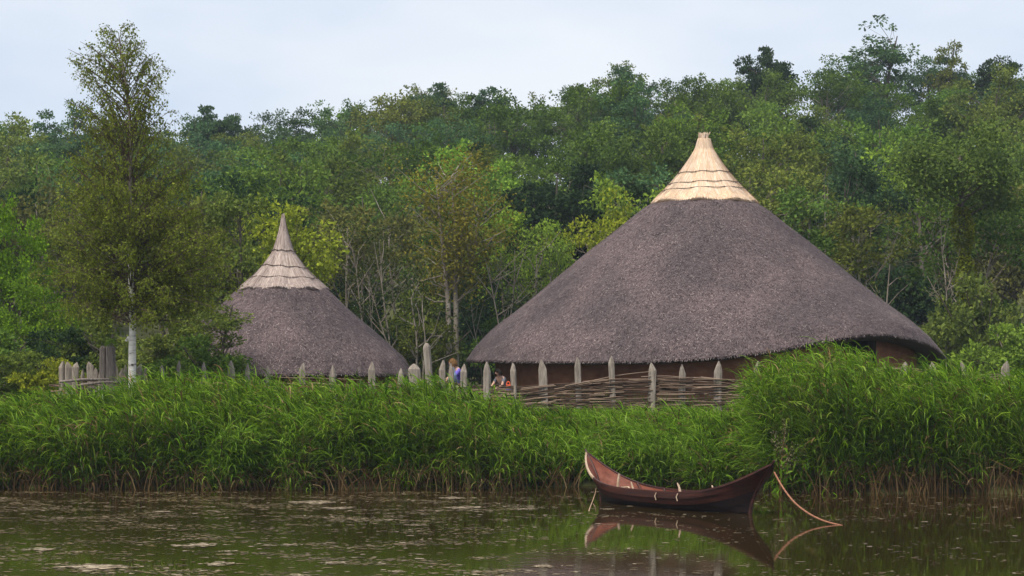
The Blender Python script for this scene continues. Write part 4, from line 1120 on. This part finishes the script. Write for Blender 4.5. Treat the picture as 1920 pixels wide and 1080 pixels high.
# ------------------------------------------------------------------ boat
def boat():
    A, B_ = np.array([1.55, 42.2]), np.array([4.9, 37.5])      # stem heads: far left, near right
    d = B_ - A; L = float(np.hypot(*d)); ang = math.atan2(d[1], d[0])
    c = (A + B_) / 2
    root = empty('rowing_boat', (c[0], c[1], 0), 'red brown clinker rowing boat with upswept ends moored by the reeds', 'boat')
    root.rotation_euler = (math.radians(-3.0), 0, ang)
    nt, ns, ni = 61, 5, 3
    T = np.linspace(0, 1, nt); q = np.abs(2 * T - 1)
    beam = 0.64 * (1 - q ** 3.0) ** 0.8 + 0.012
    sheer = 0.31 + 0.67 * np.where(T < 0.5, q ** 4.0, q ** 3.3)
    keel = -0.16 + 0.10 * q ** 6
    Lk = L * 0.80
    def pt(ti, u, side, inset=0.0, out=0.0):
        """u 0 keel .. 1 sheer"""
        t = T[ti]; s = 2 * t - 1
        xk, xs = (t - 0.5) * Lk, (t - 0.5) * L
        x = xk + (xs - xk) * (u ** 2.5)
        b = max(beam[ti] - inset, 0.004)
        y = side * (b * (np.sin(u * math.pi / 2) ** 0.72) + out)
        z = keel[ti] + inset * 1.0 * (1 - u) + (sheer[ti] - keel[ti]) * u ** 1.35
        return [x, y, z]
    hull = MB()
    for side in (-1, 1):
        for k in range(ns):
            us = np.linspace(k / ns, (k + 1) / ns + (0.02 if k < ns - 1 else 0), ni)
            V = []
            for i in range(nt):
                for j, u in enumerate(us):
                    # each strake overlaps the one below it and stands proud at its lower edge
                    V.append(pt(i, min(u, 1.0), side, 0, 0.022 * (1 - j / (ni - 1)) * (1 if k else 0) * min(1, beam[i] * 6)))
            idx = (np.arange(nt - 1)[:, None] * ni + np.arange(ni - 1)[None, :])
            Q = np.stack([idx, idx + 1, idx + ni + 1, idx + ni], -1).reshape(-1, 4)
            hull.add(V, Q if side < 0 else Q[:, ::-1], 0 if k >= 3 else 1, True)  # lower strakes near black, upper ones red brown
    hull.build('hull', [M['boat_red'], M['boat_lower']], root)
    inner = MB()
    us = np.linspace(0, 0.995, 12)
    for side in (-1, 1):
        V = [pt(i, u, side, 0.035) for i in range(nt) for u in us]
        idx = (np.arange(nt - 1)[:, None] * 12 + np.arange(11)[None, :])
        Q = np.stack([idx, idx + 1, idx + 13, idx + 12], -1).reshape(-1, 4)
        inner.add(V, Q[:, ::-1] if side < 0 else Q, 0, True)
    inner.build('lining', M['boat_inner'], root)
    for side in (-1, 1):
        gw = MB()
        pts = np.array([pt(i, 1.0, side, 0.016) for i in range(nt)])
        w2, h2 = 0.024, 0.02
        V = np.stack([pts + [0, -w2, -h2], pts + [0, w2, -h2], pts + [0, w2, h2], pts + [0, -w2, h2]], 1).reshape(-1, 3)
        i = np.arange(nt - 1)[:, None] * 4; j = np.arange(4)[None, :]; k = (j + 1) % 4
        gw.add(V, np.stack([i + j, i + k, i + 4 + k, i + 4 + j], -1).reshape(-1, 4), np.repeat(np.where(T[:-1] < (0.14 if side < 0 else -1), 1, 0), 4))
        gw.build('gunwale', [M['boat_red'], M['pale_wood']], root)
    for e, ti in ((-1, 0), (1, nt - 1)):
        sm = MB()
        pts = np.array([pt(ti, u, 1, 0) for u in np.linspace(0, 1, 12)]); pts[:, 1] = 0
        pts[-1] += [e * 0.05, 0, 0.07]
        tube(sm, pts, np.linspace(0.045, 0.022, 12), 7, 0)
        sm.build('stem', M['boat_red'], root)
    fl = MB()
    ti = np.arange(8, 53)
    z = 0.06
    V = []
    for i in ti:
        for s in (-1, -0.33, 0.33, 1):
            V.append([(T[i] - .5) * Lk * 1.0, s * beam[i] * 0.62, z])
    idx = (np.arange(len(ti) - 1)[:, None] * 4 + np.arange(3)[None, :])
    fl.add(V, np.stack([idx, idx + 4, idx + 5, idx + 1], -1).reshape(-1, 4), 0)
    fl.build('floor_board', M['boat_floor'], root)
    for t0 in (0.2, 0.34, 0.48, 0.62, 0.76):
        i = int(t0 * (nt - 1)); rb = MB()
        pts = [pt(i, u, -1, 0.06) for u in np.linspace(1, 0.05, 9)] + [pt(i, u, 1, 0.06) for u in np.linspace(0.05, 1, 9)]
        tube(rb, pts, 0.024, 5); rb.build('rib', M['boat_red'], root)
    for t0 in (0.3, 0.62):
        i = int(t0 * (nt - 1)); th = MB(); b = beam[i] * 0.93
        box(th, ((T[i] - .5) * L * 0.96, 0, sheer[i] - 0.17), (0.2, 2 * b - 0.04, 0.03)); th.build('thwart', M['boat_inner'], root)
    for t0, side, tilt in ((0.42, 1, -.12), (0.60, 1, -.1), (0.42, -1, -.1), (0.68, -1, -.08)):
        i = int(t0 * (nt - 1)); p = np.array(pt(i, 1, side, 0.03)); tp = MB()
        tube(tp, [p - [0, side * 0.02, 0.08], p + [tilt * 0.5, 0, 0.06], p + [tilt, 0, 0.15]], [0.022, 0.02, 0.014], 6); tp.build('thole_pin', M['pale_wood'], root)
    for t0 in (0.55, 0.68):     # rope loops through the top strake
        i = int(t0 * (nt - 1)); p = np.array(pt(i, 0.86, -1, 0, 0.03)); lp = MB()
        tube(lp, [p + [0.02, 0, 0.07], p + [0, -0.02, 0], p + [0.03, -0.01, -0.08]], 0.012, 5); lp.build('oar_loop', M['pale_wood'], root)
    return root, ang, c
boat_root, BANG, BC = boat()
def boat_w(x, y, z):
    ca, sa = math.cos(BANG), math.sin(BANG)
    return np.array([BC[0] + x * ca - y * sa, BC[1] + x * sa + y * ca, z])

# forked branches and rope heaped in the far end of the boat
rng = np.random.default_rng(8)
mb = MB(); o_ = boat_w(-1.8, 0.05, 0.2)
for q in range(9):
    a = rng.uniform(0, 6.28); l = rng.uniform(0.12, 0.26)
    p = rng.normal(size=3) * [0.08, 0.07, 0.03]
    tube(mb, [p - [math.cos(a) * l * .5, math.sin(a) * l * .5, 0.03], p + [0, 0, 0.07], p + [math.cos(a) * l, math.sin(a) * l, rng.uniform(-0.1, 0.12)]], [0.022, 0.02, 0.012], 6)
tube(mb, [[-.02, 0, 0], [0, 0.0, 0.25], [0.02, 0, 0.38]], [0.03, 0.028, 0.024], 7)
for q in range(3):
    th = np.linspace(0, 2 * math.pi, 20); tube(mb, np.stack([(0.17 + .03 * q) * np.cos(th), (0.15 + .02 * q) * np.sin(th), 0.02 + 0.03 * q + 0.02 * np.sin(th * 3)], -1), 0.018, 5, 0, True, False)
o = mb.build('branch_heap', M['pale_wood']); o.location = o_
tag(o, 'heap of pale forked sticks and rope in the left end of the boat', 'sticks')

def rope(name, pts, r, mat, label):
    pts = np.array(pts, float); k = np.linspace(0, len(pts) - 1, 40)
    sm = np.stack([np.interp(k, np.arange(len(pts)), pts[:, i]) for i in range(3)], -1)
    for _ in range(12): sm[1:-1] = (sm[:-2] + 2 * sm[1:-1] + sm[2:]) / 4
    mb = MB(); tube(mb, sm - sm[0], r, 6); o = mb.build(name, mat); o.location = sm[0]; tag(o, label, 'rope', 'mooring ropes')
rope('mooring_rope', [P(1452, 886, 37.5), P(1467, 914, 37.0), P(1490, 945, 36.4), P(1524, 969, 35.9), P(1556, 981, 35.5), [5.93, 35.3, -0.01], [6.2, 34.9, -0.15]], 0.018, M['rope_red'], 'reddish mooring rope from the right bow down into the water')
rope('mooring_rope', [P(1118, 915, 41.75), P(1116, 926, 41.7), P(1111, 940, 41.3), P(1104, 957, 38.6), [1.45, 38.0, -0.15]], 0.012, M['rope_tan'], 'pale mooring rope hanging from the left stern into the water')

# ------------------------------------------------------------------ people behind the fence
def skin_obj(name, verts, edges, radii, mat, parent, root_i=0, sub=2):
    me = bpy.data.meshes.new(name); me.from_pydata([tuple(v) for v in verts], edges, [])
    o = bpy.data.objects.new(name, me); COL.objects.link(o); o.parent = parent
    o.modifiers.new('skin', 'SKIN')
    sv = me.skin_vertices[0].data
    for i, r in enumerate(radii):
        sv[i].radius = (r, r) if np.ndim(r) == 0 else r
        sv[i].use_root = (i == root_i)
    m = o.modifiers.new('smooth', 'SUBSURF'); m.levels = sub; m.render_levels = sub
    me.materials.append(mat)
    for p in me.polygons: p.use_smooth = True
    return o

def person(loc, rz, s, stoop, label, hair, top, legs, arms_fwd=0.6):
    """one continuous body; x forward, z up, s = standing height / 1.7"""
    root = empty('person', loc, label, 'person')
    root.rotation_euler = (0, 0, rz); root.scale = (s, s, s)
    c, sn = math.cos(stoop), math.sin(stoop)
    hip = np.array([0, 0, 0.9])
    def up(h, y=0.0, f=0.0): return hip + np.array([sn * h + c * f, y, c * h - sn * f])
    V = [hip, up(0.18), up(0.36), up(0.5), up(0.58, 0, 0.02), up(0.68, 0, 0.05), up(0.78, 0, 0.03), up(0.69, 0, 0.135)]
    R = [(0.15, 0.11), (0.13, 0.10), (0.15, 0.11), (0.1, 0.08), 0.05, 0.085, 0.07, 0.012]
    E = [(0, 1), (1, 2), (2, 3), (3, 4), (4, 5), (5, 6), (5, 7)]
    for y in (-1, 1):
        b = len(V)
        sh = up(0.46, y * 0.17)
        el = sh + np.array([arms_fwd * 0.2, y * 0.04, -0.24]); wr = el + np.array([0.2, -y * 0.03, -0.06 - 0.1 * (1 - arms_fwd)]); pm = wr + np.array([0.07, 0, -0.02])
        V += [sh, el, wr, pm]; R += [0.052, 0.04, 0.027, (0.036, 0.018)]
        E += [(3, b), (b, b + 1), (b + 1, b + 2), (b + 2, b + 3)]
        for fi in range(4):
            f0 = len(V); yy = (fi - 1.5) * 0.019
            V += [pm + [0.035, yy, -0.004], pm + [0.035 + (0.03, 0.036, 0.034, 0.025)[fi], yy, -0.022], pm + [0.04 + (0.045, 0.055, 0.05, 0.04)[fi], yy, -0.045]]
            R += [0.009, 0.008, 0.007]; E += [(b + 3, f0), (f0, f0 + 1), (f0 + 1, f0 + 2)]
        f0 = len(V); V += [wr + [0.04, -y * 0.035, 0.0], wr + [0.075, -y * 0.05, -0.015]]; R += [0.011, 0.009]; E += [(b + 2, f0), (f0, f0 + 1)]
        b = len(V)
        V += [np.array([0, y * 0.1, 0.82]), np.array([0.03, y * 0.11, 0.47]), np.array([0, y * 0.11, 0.09]), np.array([0.02, y * 0.11, 0.035]), np.array([0.15, y * 0.12, 0.03])]
        R += [0.085, 0.058, 0.04, 0.042, 0.035]; E += [(0, b), (b, b + 1), (b + 1, b + 2), (b + 2, b + 3), (b + 3, b + 4)]
    skin_obj('body', V, E, R, M['skin'], root)
    hd = up(0.7, 0, 0.0)
    tv = [up(-0.02), up(0.18), up(0.36), up(0.47)]; tr = [(0.165, 0.125), (0.145, 0.115), (0.165, 0.125), (0.11, 0.09)]; te = [(0, 1), (1, 2), (2, 3)]
    for y in (-1, 1):
        b = len(tv); sh = up(0.45, y * 0.17)
        tv += [sh, sh + np.array([arms_fwd * 0.13, y * 0.03, -0.16])]; tr += [0.068, 0.058]; te += [(2, b), (b, b + 1)]
    skin_obj('shirt', tv, te, tr, top, root)
    lv = [np.array([0, 0, 0.93])]; lr = [(0.16, 0.12)]; le = []
    for y in (-1, 1):
        b = len(lv); lv += [np.array([0, y * 0.1, 0.8]), np.array([0.03, y * 0.11, 0.47]), np.array([0, y * 0.11, 0.12])]; lr += [0.1, 0.072, 0.058]; le += [(0, b), (b, b + 1), (b + 1, b + 2)]
    skin_obj('trousers', lv, le, lr, legs, root)
    mb = MB(); rr = np.random.default_rng(int(abs(loc[0]) * 100))
    cc = up(0.73, 0, 0.025)
    ph = rr.uniform(0, 2 * math.pi, 420); uz = rr.uniform(-0.55, 1, 420)
    dirs = np.stack([np.sqrt(1 - uz ** 2) * np.cos(ph), np.sqrt(1 - uz ** 2) * np.sin(ph), uz], -1)
    ok = ~((dirs[:, 0] > 0.35) & (dirs[:, 2] < 0.45)); dirs = dirs[ok]
    leaves(mb, cc + dirs * [0.095, 0.088, 0.11], 0.12, 0.04, np.stack([-0.3 * np.ones(len(dirs)), dirs[:, 1] * 0.6, -np.ones(len(dirs))], -1) + dirs * 0.25, rr)
    mb.build('hair', hair, root)
    for y in (-1, 1):
        e = MB(); lathe(e, [(0.001, 0.008), (0.008, 0), (0.001, -0.008)], 8); q = e.build('eye', M['eye'], root); q.location = up(0.715, y * 0.033, 0.122)
    return root
gp = lambda px, Y: ((px - CX) / F * Y, Y, float(ground((px - CX) / F * Y, Y)))
person(gp(868, 52.4), math.radians(200), 0.94, 0.42, 'stooping person with brown hair in a purple top behind the fence', M['hair_brown'], M['purple'], M['cream'], 0.9)
person(gp(946, 52.4), math.radians(230), 0.78, 0.5, 'stooping dark haired person in a grey top behind the fence', M['hair_dark'], M['grey_cloth'], M['grey_cloth'], 0.8)
def bag(loc, mats, label, w=0.3, h=0.3):
    root = empty('bag', loc, label, 'bag')
    mb = MB(); lathe(mb, [(0.01, -h / 2), (w * .42, -h * .47), (w * .5, -h * .2), (w * .46, h * .2), (w * .3, h * .42), (0.01, h * .45)], 18, lambda T, R, Z: (R * (1 + .12 * np.sin(T * 2) + .06 * np.sin(T * 5 + Z * 12)), Z)); mb.build('sack', mats[0], root)
    f = MB(); lathe(f, [(w * .47, h * .18), (w * .33, h * .44), (0.01, h * .48)], 18, lambda T, R, Z: (R * (1.04 + .12 * np.sin(T * 2) + .06 * np.sin(T * 5 + Z * 12)), Z)); f.build('flap', mats[1], root)
    s = MB(); th = np.linspace(0, math.pi, 12); tube(s, np.stack([w * .3 * np.cos(th), 0 * th, h * .42 + h * .45 * np.sin(th)], -1), 0.014, 5); s.build('strap', mats[1], root)
bag(P(953, 728, 51.9), [M['blue'], M['orange']], 'bright blue bag with an orange flap held by the dark haired person', 0.15, 0.2)
bag(P(848, 708, 51.9), [M['denim'], M['denim']], 'blue grey bag held in front of the person in purple', 0.22, 0.3)

# ------------------------------------------------------------------ haze
m, nt, out = new_mat('haze')
v = nt.nodes.new('ShaderNodeVolumePrincipled')
v.inputs['Color'].default_value = (0.72, 0.82, 1.0, 1)
v.inputs['Density'].default_value = 0.00028
nt.links.new(v.outputs[0], out.inputs['Volume'])
mb = MB()
zlo, zhi = float(GZ.min()) - 1.0, float(GZ.max()) + 14.0
V = np.array([[x, y, z] for z in (zlo, zhi) for y in (-70, 510) for x in (-410, 410)], float)
mb.add(V, [[0, 2, 3, 1], [4, 5, 7, 6], [0, 1, 5, 4], [2, 6, 7, 3], [0, 4, 6, 2], [1, 3, 7, 5]])
tag(mb.build('haze', m), kind='stuff')
